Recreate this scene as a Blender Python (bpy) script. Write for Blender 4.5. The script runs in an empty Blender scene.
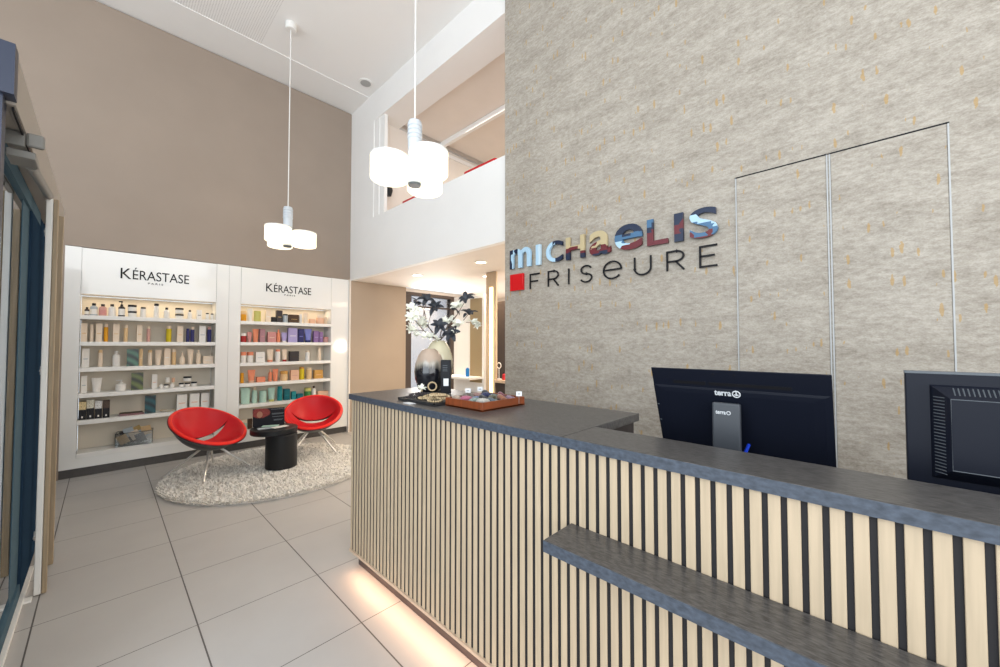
import bpy, bmesh, math, random
from mathutils import Vector, Matrix
random.seed(7)
PI = math.pi
SC = bpy.context.scene
COL = SC.collection

# ------------------------------------------------------------------ camera
FPX, EYE = 381.6, 1.464
TH = PI/2 - math.atan2(368, FPX)          # heading, clockwise from +Y
PITCH = math.atan(10.5/FPX)
FW = Vector((math.sin(TH)*math.cos(PITCH), math.cos(TH)*math.cos(PITCH), math.sin(PITCH)))
RT = Vector((math.cos(TH), -math.sin(TH), 0)); UP = RT.cross(FW)
CAM = Vector((0, 0, EYE))
cd = bpy.data.cameras.new('camera'); cam = bpy.data.objects.new('camera', cd); COL.objects.link(cam)
cam.matrix_world = Matrix(((RT.x, UP.x, -FW.x, 0), (RT.y, UP.y, -FW.y, 0), (RT.z, UP.z, -FW.z, EYE), (0, 0, 0, 1)))
cd.sensor_width = 36; cd.lens = 36*FPX/1000; cd.clip_start = 0.05
SC.camera = cam

# ------------------------------------------------------------------ world and exposure
SC.view_settings.view_transform = 'Standard'; SC.view_settings.look = 'None'
SC.view_settings.exposure = 0.0; SC.view_settings.gamma = 1.0
SC.view_settings.use_curve_mapping = False
W = bpy.data.worlds.new('daylight'); SC.world = W; W.use_nodes = True
bg = W.node_tree.nodes['Background']; bg.inputs[0].default_value = (0.80, 0.90, 1.0, 1); bg.inputs[1].default_value = 1.2

def area(name, loc, target, sx, sy, power, col=(1, 1, 1)):
    l = bpy.data.lights.new(name, 'AREA'); l.shape = 'RECTANGLE'; l.size = sx; l.size_y = sy
    l.energy = power; l.color = col
    o = bpy.data.objects.new(name, l); COL.objects.link(o); o.location = loc
    d = Vector(target)-Vector(loc); o.rotation_euler = d.to_track_quat('-Z', 'Y').to_euler()
    return o
area('window_daylight', (-2.85, 1.2, 2.6), (1.5, 2.2, 2.6), 6.5, 3.6, 250, (0.88, 0.945, 1.0))
area('window_3_daylight', (4.6, 6.2, 1.5), (4.6, 3, 1.6), 1.1, 2.0, 60, (1, .95, .9))
area('shopfront_daylight', (0.0, -3.3, 2.4), (0.8, 4, 2.7), 5.0, 3.8, 170, (1.0, 0.98, 0.95))

# ------------------------------------------------------------------ pixels of the survey -> points on known planes
def ray(px, py): return FW*FPX + RT*(px-500) + UP*(333.5-py)
def onX(px, py, v): d = ray(px, py); return CAM + d*(v/d.x)
def onY(px, py, v): d = ray(px, py); return CAM + d*(v/d.y)
def onZ(px, py, v): d = ray(px, py); return CAM + d*((v-EYE)/d.z)
def deep(px, py, dist): d = ray(px, py); return CAM + d*(dist/FPX)

# ------------------------------------------------------------------ materials
def nt(name):
    m = bpy.data.materials.new(name); m.use_nodes = True
    return m, m.node_tree, m.node_tree.nodes['Principled BSDF']
def N(t, k, **kw):
    n = t.nodes.new(k)
    for a, b in kw.items(): setattr(n, a, b)
    return n
def mat(name, col, rough=0.5, metal=0.0, spec=0.5, vary=0.0, scale=20, bump=0.0, coat=0.0, stretch=None, sheen=0):
    m, t, b = nt(name)
    b.inputs['Base Color'].default_value = (*col, 1); b.inputs['Roughness'].default_value = rough
    b.inputs['Metallic'].default_value = metal; b.inputs['Specular IOR Level'].default_value = spec
    b.inputs['Coat Weight'].default_value = coat; b.inputs['Coat Roughness'].default_value = 0.05
    if sheen: b.inputs['Sheen Weight'].default_value = sheen
    tc = N(t, 'ShaderNodeTexCoord'); mp = N(t, 'ShaderNodeMapping'); t.links.new(tc.outputs['Object'], mp.inputs[0])
    if stretch: mp.inputs['Scale'].default_value = stretch
    nz = N(t, 'ShaderNodeTexNoise'); nz.inputs['Scale'].default_value = scale; nz.inputs['Detail'].default_value = 5
    t.links.new(mp.outputs[0], nz.inputs[0])
    if vary:
        r = N(t, 'ShaderNodeValToRGB'); r.color_ramp.elements[0].position = 0.3; r.color_ramp.elements[1].position = 0.7
        r.color_ramp.elements[0].color = (*[c*(1-vary) for c in col], 1); r.color_ramp.elements[1].color = (*[min(1, c*(1+vary)) for c in col], 1)
        t.links.new(nz.outputs[0], r.inputs[0]); t.links.new(r.outputs[0], b.inputs['Base Color'])
    if bump:
        bp = N(t, 'ShaderNodeBump'); bp.inputs['Strength'].default_value = bump; bp.inputs['Distance'].default_value = 0.01
        t.links.new(nz.outputs[0], bp.inputs['Height']); t.links.new(bp.outputs[0], b.inputs['Normal'])
    return m
def emit(name, col, s):
    m, t, b = nt(name); b.inputs['Base Color'].default_value = (*col, 1)
    b.inputs['Emission Color'].default_value = (*col, 1); b.inputs['Emission Strength'].default_value = s
    return m
def M_(t, op, a, b=None, c=None):
    n = N(t, 'ShaderNodeMath', operation=op)
    for i, v in enumerate((a, b, c)):
        if v is None: continue
        if isinstance(v, (int, float)): n.inputs[i].default_value = v
        else: t.links.new(v, n.inputs[i])
    return n.outputs[0]
def mixc(t, f, a, b, mode='MIX'):
    n = N(t, 'ShaderNodeMix', data_type='RGBA', blend_type=mode)
    if isinstance(f, (int, float)): n.inputs[0].default_value = f
    else: t.links.new(f, n.inputs[0])
    for i, v in ((6, a), (7, b)):
        if isinstance(v, tuple): n.inputs[i].default_value = (*v, 1)
        else: t.links.new(v, n.inputs[i])
    return n.outputs[2]

def tile_mat():
    m, t, b = nt('floor tiles'); tc = N(t, 'ShaderNodeTexCoord'); s = N(t, 'ShaderNodeSeparateXYZ')
    t.links.new(tc.outputs['Object'], s.inputs[0])
    def joint(o, off, w):
        u = M_(t, 'FRACT', M_(t, 'DIVIDE', M_(t, 'ADD', o, off), 0.6))
        return M_(t, 'LESS_THAN', M_(t, 'MINIMUM', u, M_(t, 'SUBTRACT', 1.0, u)), w)
    j = M_(t, 'MAXIMUM', joint(s.outputs[0], 6.232, 0.0055), joint(s.outputs[1], 6.455, 0.0038))
    nz = N(t, 'ShaderNodeTexNoise'); nz.inputs['Scale'].default_value = 3; nz.inputs['Detail'].default_value = 8
    t.links.new(tc.outputs['Object'], nz.inputs[0])
    base = mixc(t, nz.outputs[0], (0.43, 0.41, 0.395), (0.50, 0.48, 0.46))
    t.links.new(mixc(t, j, base, (0.10, 0.09, 0.085)), b.inputs['Base Color'])
    b.inputs['Roughness'].default_value = 0.42; b.inputs['Specular IOR Level'].default_value = 0.4
    bp = N(t, 'ShaderNodeBump', invert=True); bp.inputs['Strength'].default_value = 0.4; bp.inputs['Distance'].default_value = 0.002
    t.links.new(j, bp.inputs['Height']); t.links.new(bp.outputs[0], b.inputs['Normal'])
    return m
def wallpaper_mat():
    m, t, b = nt('grey flecked wallpaper'); tc = N(t, 'ShaderNodeTexCoord')
    def noise(scale, st, det=6, rough=.6):
        mp = N(t, 'ShaderNodeMapping'); mp.inputs['Scale'].default_value = st; t.links.new(tc.outputs['Object'], mp.inputs[0])
        n = N(t, 'ShaderNodeTexNoise'); n.inputs['Scale'].default_value = scale; n.inputs['Detail'].default_value = det
        n.inputs['Roughness'].default_value = rough; t.links.new(mp.outputs[0], n.inputs[0]); return n.outputs[0]
    def ramp(v, a, c):
        r = N(t, 'ShaderNodeMapRange'); r.inputs[1].default_value = a; r.inputs[2].default_value = c
        t.links.new(v, r.inputs[0]); return r.outputs[0]
    n1 = ramp(noise(3.2, (1, 1, 3.2), 7, .65), .38, .64); n2 = ramp(noise(22, (1, 1, 2.6), 5, .7), .35, .65); n3 = ramp(noise(110, (1, 1.0, 1.6), 3), .3, .7)
    f = M_(t, 'ADD', M_(t, 'MULTIPLY', n1, .30), M_(t, 'ADD', M_(t, 'MULTIPLY', n2, .42), M_(t, 'MULTIPLY', n3, .28)))
    base = mixc(t, f, (0.225, 0.192, 0.152), (0.53, 0.485, 0.42))
    # gold flecks: short upright dashes
    s3 = N(t, 'ShaderNodeSeparateXYZ'); cb_ = N(t, 'ShaderNodeCombineXYZ'); t.links.new(tc.outputs['Object'], s3.inputs[0]); t.links.new(s3.outputs[1], cb_.inputs[0]); t.links.new(s3.outputs[2], cb_.inputs[1])
    mp = N(t, 'ShaderNodeMapping'); mp.inputs['Scale'].default_value = (24, 6.0, 1); t.links.new(cb_.outputs[0], mp.inputs[0])
    dn = N(t, 'ShaderNodeTexNoise'); dn.inputs['Scale'].default_value = 40; t.links.new(tc.outputs['Object'], dn.inputs[0])
    va = N(t, 'ShaderNodeVectorMath', operation='ADD'); vs = N(t, 'ShaderNodeVectorMath', operation='SCALE'); vs.inputs[3].default_value = .30
    t.links.new(dn.outputs['Color'], vs.inputs[0]); t.links.new(mp.outputs[0], va.inputs[0]); t.links.new(vs.outputs[0], va.inputs[1])
    vo = N(t, 'ShaderNodeTexVoronoi', voronoi_dimensions='2D'); vo.inputs['Scale'].default_value = 1.0; t.links.new(va.outputs[0], vo.inputs[0])
    sp = N(t, 'ShaderNodeSeparateColor'); t.links.new(vo.outputs['Color'], sp.inputs[0])
    rad = M_(t, 'MULTIPLY', sp.outputs[0], 0.19)
    fl = M_(t, 'MULTIPLY', M_(t, 'LESS_THAN', vo.outputs['Distance'], rad), M_(t, 'GREATER_THAN', sp.outputs[1], .62))
    t.links.new(mixc(t, M_(t, 'MULTIPLY', fl, .6), base, (0.44, 0.26, 0.06)), b.inputs['Base Color'])
    b.inputs['Roughness'].default_value = 0.62; b.inputs['Specular IOR Level'].default_value = .35
    bp = N(t, 'ShaderNodeBump'); bp.inputs['Strength'].default_value = .12; bp.inputs['Distance'].default_value = .004
    t.links.new(f, bp.inputs['Height']); t.links.new(bp.outputs[0], b.inputs['Normal'])
    return m
def perforated_mat():
    m, t, b = nt('perforated ceiling board'); tc = N(t, 'ShaderNodeTexCoord'); s = N(t, 'ShaderNodeSeparateXYZ')
    t.links.new(tc.outputs['Object'], s.inputs[0])
    def cell(o): return M_(t, 'SUBTRACT', M_(t, 'FRACT', M_(t, 'MULTIPLY', o, 42.0)), 0.5)
    a, c = cell(s.outputs[0]), cell(s.outputs[1])
    d = M_(t, 'SQRT', M_(t, 'ADD', M_(t, 'MULTIPLY', a, a), M_(t, 'MULTIPLY', c, c)))
    hole = M_(t, 'MULTIPLY', M_(t, 'LESS_THAN', d, .24), M_(t, 'LESS_THAN', s.outputs[0], 1.35))
    t.links.new(mixc(t, hole, (0.90, 0.885, 0.86), (0.62, 0.60, 0.58)), b.inputs['Base Color']); b.inputs['Roughness'].default_value = .8
    return m
def vase_mat(name, top, drip, sh=0.0):
    m, t, b = nt(name); tc = N(t, 'ShaderNodeTexCoord'); s = N(t, 'ShaderNodeSeparateXYZ'); t.links.new(tc.outputs['Object'], s.inputs[0])
    mp = N(t, 'ShaderNodeMapping'); mp.inputs['Scale'].default_value = (1, 1, .18); t.links.new(tc.outputs['Object'], mp.inputs[0])
    n = N(t, 'ShaderNodeTexNoise'); n.inputs['Scale'].default_value = 28; n.inputs['Detail'].default_value = 4; t.links.new(mp.outputs[0], n.inputs[0])
    z = M_(t, 'ADD', s.outputs[2], M_(t, 'MULTIPLY', M_(t, 'SUBTRACT', n.outputs[0], .5), drip))
    r = N(t, 'ShaderNodeValToRGB'); t.links.new(M_(t, 'MULTIPLY', z, 3.0), r.inputs[0])
    e = r.color_ramp.elements; e[0].position = .40+sh; e[0].color = (.012, .012, .016, 1); e[1].position = .62+sh; e[1].color = (*top, 1)
    k = e.new(.53+sh); k.color = (.38, .34, .28, 1)
    t.links.new(r.outputs[0], b.inputs['Base Color']); b.inputs['Roughness'].default_value = .12; b.inputs['Coat Weight'].default_value = .6
    return m
def glass_mat(name, tint=(1, 1, 1), refl=0.12):
    m, t, b = nt(name); t.nodes.remove(b); o = t.nodes['Material Output']
    tr = N(t, 'ShaderNodeBsdfTransparent'); tr.inputs[0].default_value = (*tint, 1); g = N(t, 'ShaderNodeBsdfGlossy'); g.inputs['Roughness'].default_value = 0.01
    g.inputs[0].default_value = (.9, .95, 1, 1)
    fr = N(t, 'ShaderNodeFresnel'); fr.inputs[0].default_value = 1.6; mx = N(t, 'ShaderNodeMixShader')
    t.links.new(M_(t, 'MINIMUM', M_(t, 'ADD', fr.outputs[0], refl), 1.0), mx.inputs[0])
    t.links.new(tr.outputs[0], mx.inputs[1]); t.links.new(g.outputs[0], mx.inputs[2]); t.links.new(mx.outputs[0], o.inputs[0])
    return m

wood_slat = mat('light oak slats', (0.52, 0.41, 0.28), .5, vary=.10, scale=5, stretch=(14, 14, .7))
wood_post = mat('oak post', (0.36, 0.275, 0.175), .5, vary=.18, scale=6, stretch=(12, 12, .6))
MT = dict(
    floor=tile_mat(), paper=wallpaper_mat(), perf=perforated_mat(),
    brown=mat('taupe wall paint', (0.335, 0.268, 0.215), .75, vary=.03, scale=2),
    tan=mat('warm tan wall paint', (0.40, 0.32, 0.245), .7, vary=.03, scale=2),
    white=mat('white paint', (0.88, 0.865, 0.84), .65, vary=.01, scale=3),
    cream=mat('cream plaster', (0.80, 0.73, 0.66), .7, vary=.02, scale=3),
    gloss=mat('glossy white lacquer', (0.86, 0.855, 0.83), .07, spec=.6),
    shelf=mat('matt white board', (0.86, 0.845, 0.81), .4),
    niche=mat('beige back panel', (0.74, 0.67, 0.56), .6, vary=.03, scale=3),
    plinth=mat('dark grey plinth', (0.085, 0.078, 0.075), .45, vary=.1),
    edge=mat('cool light tint on slab edge', (0.060, 0.074, 0.098), .38, vary=.35, scale=60, stretch=(3, .8, 1.5)),  # cool window light painted into the slab's front edge colour
    slab=mat('charcoal stone laminate', (0.078, 0.074, 0.072), .34, spec=.5, vary=.5, scale=60, bump=.10, stretch=(3.0, .8, 1.5)),
    under=mat('dark brown board', (0.035, 0.026, 0.026), .5, vary=.2),
    felt=mat('black backing', (0.018, 0.016, 0.017), .8),
    slat=wood_slat, post=wood_post,
    lip=mat('pale wood edge', (0.62, 0.46, 0.33), .5, vary=.06, scale=12),
    kick=mat('dark wood kick board', (0.07, 0.05, 0.048), .4, vary=.35, scale=14, stretch=(1, .3, 2)),
    stile=mat('dark blue stile', (0.022, 0.045, 0.080), .7, spec=0), navy=mat('navy lacquered metal', (0.020, 0.028, 0.055), .35),
    teal=mat('blue grey metal frame', (0.075, 0.130, 0.170), .7, spec=.05),
    taupe=mat('taupe cladding', (0.36, 0.325, 0.285), .45),
    alu=mat('brushed aluminium', (0.62, 0.62, 0.62), .28, metal=1), chrome=mat('chrome', (0.80, 0.78, 0.75), .3, metal=.75),
    strip=mat('satin door strip', (0.46, 0.47, 0.47), .45), greym=mat('grey cast metal', (.22, .215, .20), .4, metal=.2),
    trimw=mat('pale metal strip', (0.62, 0.64, 0.66), .25, metal=.6),
    red=mat('red leather', (0.56, 0.004, 0.010), .42, spec=.35), redlip_lit=mat('light brightened red leather', (0.86, 0.022, 0.012), .38, spec=.35),  # rim red: same leather, with light on the lip painted in
    redgl=mat('red acrylic', (0.60, 0.004, 0.008), .15), blackpl=mat('black plastic', (0.010, 0.011, 0.014), .4, spec=.22),
    blackmat=mat('matt black lacquer', (0.011, 0.012, 0.014), .42, spec=.3), darkshell=mat('black shell', (0.018, 0.019, 0.024), .4),
    monitor=mat('dark blue black casing', (0.007, 0.009, 0.017), .42, spec=.2), monf=mat('graphite stand', (0.050, 0.056, 0.066), .34),
    vent=mat('grey vent plastic', (0.10, 0.115, 0.13), .45), logo=mat('silver print', (0.70, 0.72, 0.74), .4),
    ink=mat('black lettering', (0.010, 0.010, 0.012), .5, spec=.2), backing=mat('rug backing', (0.60, 0.57, 0.53), .9),
    pile=mat('grey white shag pile', (0.88, 0.85, 0.80), .9, vary=.10, scale=14),
    lampw=emit('lit opal shade', (1.0, 0.93, 0.72), 1.35), lampmetal=mat('pale grey lamp body', (0.60, 0.64, 0.68), .35),
    led=emit('warm led strip', (1.0, 0.62, 0.36), 4), ledcol=emit('lit column strip', (1.0, 0.80, 0.45), 3.2), spot=emit('downlight diffuser', (1.0, 0.88, 0.68), 9),
    glass=glass_mat('window glass', (.70, .72, .76)), doorglass=glass_mat('door glass', (.80, .86, .88), .22), acryl=glass_mat('clear acrylic', (.86, .86, .84), .08),
    mirror=mat('tinted mirror', (0.40, 0.31, 0.18), .35, metal=.3), traywood=mat('reddish brown wood tray', (0.22, 0.055, 0.018), .3, vary=.25, scale=10, stretch=(1, 6, 1)),
    slate=mat('black slate', (0.02, 0.02, 0.022), .45, vary=.2), bead=mat('beige wooden beads', (0.55, 0.42, 0.25), .5, vary=.2, scale=80),
    cardw=mat('white card', (0.80, 0.82, 0.84), .5), stem=mat('brown twig', (0.10, 0.075, 0.06), .7), petal=mat('ivory petals', (0.86, 0.86, 0.76), .6),
    leaf=mat('blackish leaves', (0.018, 0.022, 0.032), .5), brownc=mat('dark brown panel', (0.060, 0.042, 0.036), .5),
)
_pc = {}
def cmat(c, rough=.35):
    k = (tuple(round(v, 3) for v in c), rough)
    if k not in _pc: _pc[k] = mat('packaging %d' % (len(_pc)+1), c, .5, vary=.04, scale=60, spec=.25)
    return _pc[k]

# ------------------------------------------------------------------ mesh builder
class B:
    def __init__(s): s.bm = bmesh.new()
    def box(s, a, b, bev=0.0, rot=None, seg=2):
        c = [(a[i]+b[i])/2 for i in range(3)]; d = [abs(b[i]-a[i]) for i in range(3)]
        r = bmesh.ops.create_cube(s.bm, size=1.0); v = r['verts']
        bmesh.ops.scale(s.bm, vec=d, verts=v)
        if bev:
            es = list({e for x in v for e in x.link_edges})
            q = bmesh.ops.bevel(s.bm, geom=es, offset=min(bev, min(d)*.45), segments=seg, affect='EDGES', profile=.5)
            v = list({x for f in q['faces'] for x in f.verts} | {x for x in v if x.is_valid})
        if rot: bmesh.ops.rotate(s.bm, cent=(0, 0, 0), matrix=Matrix.Rotation(rot[0], 3, rot[1]), verts=v)
        bmesh.ops.translate(s.bm, vec=c, verts=v); return s
    def lathe(s, prof, c=(0, 0, 0), n=24, sx=1, sy=1):
        rings = []
        for r, z in prof:
            if r < 1e-5: rings.append([s.bm.verts.new((c[0], c[1], c[2]+z))])
            else: rings.append([s.bm.verts.new((c[0]+sx*r*math.cos(2*PI*k/n), c[1]+sy*r*math.sin(2*PI*k/n), c[2]+z)) for k in range(n)])
        for A, Bq in zip(rings, rings[1:]):
            for k in range(n):
                k2 = (k+1) % n
                if len(A) == 1 and len(Bq) == 1: continue
                if len(A) == 1: s.bm.faces.new((A[0], Bq[k2], Bq[k]))
                elif len(Bq) == 1: s.bm.faces.new((A[k], A[k2], Bq[0]))
                else: s.bm.faces.new((A[k], A[k2], Bq[k2], Bq[k]))
        return s
    def cyl(s, c, r, z0, z1, n=24, bev=0.0):
        if bev: p = [(0, z0), (r-bev, z0), (r, z0+bev), (r, z1-bev), (r-bev, z1), (0, z1)]
        else: p = [(0, z0), (r, z0), (r, z1), (0, z1)]
        return s.lathe(p, (c[0], c[1], 0), n)
    def tube(s, pts, r, n=8, closed=False):
        pts = [Vector(p) for p in pts]; L = len(pts); rs = r if isinstance(r, (list, tuple)) else [r]*L; rings = []
        for i, p in enumerate(pts):
            if closed: d = pts[(i+1) % L]-pts[i-1]
            else: d = pts[min(i+1, L-1)]-pts[max(i-1, 0)]
            d.normalize(); u = d.cross(Vector((0, 0, 1)))
            if u.length < .05: u = d.cross(Vector((1, 0, 0)))
            u.normalize(); w = u.cross(d)
            rings.append([s.bm.verts.new(p+(u*math.cos(2*PI*k/n)+w*math.sin(2*PI*k/n))*rs[i]) for k in range(n)])
        for i in range(L if closed else L-1):
            A, Bq = rings[i], rings[(i+1) % L]
            for k in range(n): s.bm.faces.new((A[k], A[(k+1) % n], Bq[(k+1) % n], Bq[k]))
        if not closed:
            s.bm.faces.new(rings[0][::-1]); s.bm.faces.new(rings[-1])
        return s
    def loft(s, rings):
        vs = [[s.bm.verts.new(p) for p in r] for r in rings]; n = len(vs[0])
        for A, Bq in zip(vs, vs[1:]):
            for k in range(n): s.bm.faces.new((A[k], A[(k+1) % n], Bq[(k+1) % n], Bq[k]))
        s.bm.faces.new(vs[0][::-1]); s.bm.faces.new(vs[-1]); return s
    def grid(s, rows):
        vs = [[s.bm.verts.new(p) for p in r] for r in rows]
        for A, Bq in zip(vs, vs[1:]):
            for k in range(len(A)-1): s.bm.faces.new((A[k], A[k+1], Bq[k+1], Bq[k]))
        return s
    def torus(s, c, R, r, n=28, m=8, tilt=0, axis='X', spin=0):
        q = Matrix.Rotation(spin, 3, 'Z') @ Matrix.Rotation(tilt, 3, axis)
        return s.tube([Vector(c)+q @ Vector((R*math.cos(2*PI*k/n), R*math.sin(2*PI*k/n), 0)) for k in range(n)], r, m, True)
    def link(s, name, m, parent=None, smooth=None, loc=None):
        bmesh.ops.recalc_face_normals(s.bm, faces=s.bm.faces)
        if smooth is not None:
            for f in s.bm.faces: f.smooth = True
            for e in s.bm.edges:
                if len(e.link_faces) == 2 and e.calc_face_angle(0) > smooth: e.smooth = False
        me = bpy.data.meshes.new(name); s.bm.to_mesh(me); s.bm.free()
        me.materials.append(MT[m] if isinstance(m, str) else m)
        o = bpy.data.objects.new(name, me); COL.objects.link(o)
        if parent: o.parent = parent
        if loc is not None: o.location = loc
        return o
SM = math.radians(35)
def tag(o, label, cat, group=None):
    o['label'] = label; o['category'] = cat
    if group: o['group'] = group
    return o
def thing(name, label, cat, loc=(0, 0, 0), rz=0, group=None):
    o = bpy.data.objects.new(name, None); COL.objects.link(o); o.location = loc; o.rotation_euler = (0, 0, rz); o.empty_display_size = .1
    return tag(o, label, cat, group)
def struct(o): o['kind'] = 'structure'; return o
def sbox(name, a, b, m, parent=None, bev=0):
    o = B().box(a, b, bev).link(name, m, parent)
    if not parent: struct(o)
    return o
def copytree(o, parent=None):
    c = o.copy(); COL.objects.link(c); c.parent = parent
    for ch in [x for x in COL.objects if x.parent == o]: copytree(ch, c)
    return c
def text(name, s, box, face, m, parent, depth=.012, off=0.0, bold=False):
    """letters fitted into box = (a0, a1, z0, z1); face maps (right, out, up) to a point"""
    c = bpy.data.curves.new('t', 'FONT'); c.body = s; c.extrude = .01; c.offset = off; c.resolution_u = 5
    o = bpy.data.objects.new('t', c); COL.objects.link(o)
    me = bpy.data.meshes.new_from_object(o.evaluated_get(bpy.context.evaluated_depsgraph_get()))
    bpy.data.objects.remove(o); bpy.data.curves.remove(c)
    xs = [v.co.x for v in me.vertices]; ys = [v.co.y for v in me.vertices]; zs = [v.co.z for v in me.vertices]
    a0, a1, z0, z1 = box
    for v in me.vertices:
        fx = (v.co.x-min(xs))/(max(xs)-min(xs)); fy = (v.co.y-min(ys))/(max(ys)-min(ys)); fz = (v.co.z-min(zs))/(max(zs)-min(zs))
        v.co = face(a0+(a1-a0)*fx, fz*depth, z0+(z1-z0)*fy)
    me.name = name; me.materials.clear(); me.materials.append(MT[m] if isinstance(m, str) else m)
    q = bpy.data.objects.new(name, me); COL.objects.link(q); q.parent = parent
    bm = bmesh.new(); bm.from_mesh(me); bmesh.ops.recalc_face_normals(bm, faces=bm.faces); bm.to_mesh(me); bm.free()
    return q

# ================================================================== SETTING
XW, YB, ZC = 2.82, 6.27, 5.38          # reception wall, shelf wall, ceiling band
sbox('floor', (-3.2, -3.6, -.1), (7.2, 6.6, 0), 'floor')
sbox('ceiling', (-3.2, -3.6, 5.40), (2.858, 5.68, 5.55), 'perf')
sbox('trim_1', (-3.2, 5.66, 5.392), (2.858, 6.45, 5.55), 'white')            # flat band along the shelf wall
b = B(); b.box((-3.2, YB, 2.546), (2.858, 6.6, ZC)); b.box((-3.2, YB, 0), (-.315, 6.6, 2.546)); struct(b.link('wall_back', 'brown'))
sbox('wall_under_gallery', (2.862, 6.25, 0), (3.93, 6.6, 2.53), 'tan')
# reception wall with two flush doors
sbox('wall_right', (XW, -3.6, 0), (XW+.03, 2.648, 5.40), 'paper')
# the shop front to the left and behind
b = B()
for y in (-3.4, -.9, 1.6, 4.1, 6.15): b.box((-3.1, y-.06, 0), (-2.98, y+.06, 5.4))
for z in (.06, 2.7, 5.3): b.box((-3.1, -3.46, z-.06), (-2.98, 6.27, z+.06))
struct(b.link('window_1', 'navy'))
b = B()
for x in (-2.9, -1.0, 1.0, 2.75): b.box((x-.06, -3.6, 0), (x+.06, -3.48, 5.4))
for z in (.06, 2.7, 5.3): b.box((-2.95, -3.6, z-.06), (2.8, -3.48, z+.06))
struct(b.link('window_2', 'navy'))
# gallery: slab, parapet, pier, beam, upstairs room
sbox('trim_2', (2.858, 2.6, 2.53), (2.93, 6.27, 3.43), 'white')              # parapet
sbox('trim_3', (2.858, 5.49, 3.43), (2.93, 6.27, 5.40), 'white')             # pier
b = B(); b.box((2.880, 5.20, 3.43), (2.93, 5.34, 4.97)); b.box((2.868, 5.34, 3.43), (2.93, 5.49, 4.97)); struct(b.link('trim_4', 'white'))
sbox('trim_5', (2.858, 2.6, 4.95), (3.25, 5.49, 5.40), 'white')              # beam over the opening
sbox('ceiling_lower', (2.93, -.4, 2.53), (7.0, 6.25, 2.60), 'cream')         # gallery floor seen from below
sbox('ceiling_gallery', (3.25, -.4, 5.02), (7.0, 6.3, 5.12), 'cream')
sbox('wall_gallery_end', (2.93, 5.42, 2.60), (7.0, 5.52, 5.02), 'cream')
sbox('wall_gallery_side', (6.3, -.4, 2.60), (6.4, 5.42, 5.02), 'cream')
sbox('trim_6', (4.05, -.3, 4.93), (4.11, 5.42, 5.019), 'white')              # white rail under the gallery ceiling
sbox('trim_7', (4.2, 5.395, 4.84), (6.3, 5.419, 4.90), 'white')
sbox('trim_8', (3.25, 5.36, 4.955), (6.3, 5.419, 5.019), 'alu')
# back room walls
sbox('wall_far', (6.4, 2.0, 0), (6.5, 6.3, 2.53), 'cream')
sbox('wall_near', (2.96, -.5, 0), (6.4, -.4, 2.53), 'cream')
b = B(); b.box((3.93, 6.3, 2.42), (6.4, 6.42, 2.53)); b.box((5.5, 6.3, 0), (6.4, 6.42, 2.42)); struct(b.link('wall_window_side', 'cream'))
o = B()
for x0, x1 in ((3.93, 4.07), (5.02, 5.18), (5.42, 5.5)): o.box((x0, 6.28, 0), (x1, 6.4, 2.40))
o.box((3.93, 6.27, 2.40), (5.5, 6.4, 2.46)); o.box((4.07, 6.30, .0), (5.02, 6.38, .12)); o.box((5.18, 6.3, 0), (5.42, 6.38, .12))
wf = struct(o.link('window_3', 'brownc'))
B().box((4.07, 6.33, .12), (5.02, 6.34, 2.40)).link('pane', 'glass', wf); B().box((5.18, 6.33, .12), (5.42, 6.34, 2.40)).link('pane', 'glass', wf)
B().box((4.07, 6.31, 2.18), (5.02, 6.36, 2.21)).link('transom', 'brownc', wf)

# door outlines on the reception wall
DY = (.603, .143, -.305)
for i, (ya, yb) in enumerate(((DY[0], DY[1]), (DY[1], DY[2]))):
    d = B().box((XW-.004, yb+.012, .01), (XW+.002, ya-.012, 2.532)).link('door_%d' % (i+1), 'paper'); struct(d)
    e = B(); e.box((XW-.005, ya-.009, .01), (XW+.001, ya-.003, 2.540)); e.box((XW-.005, yb+.003, .01), (XW+.001, yb+.009, 2.540))
    e.link('edge_strip', 'strip', d)
    B().box((XW-.005, yb+.002, 2.533), (XW+.001, ya-.002, 2.540)).link('head_joint', 'ink', d)

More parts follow.
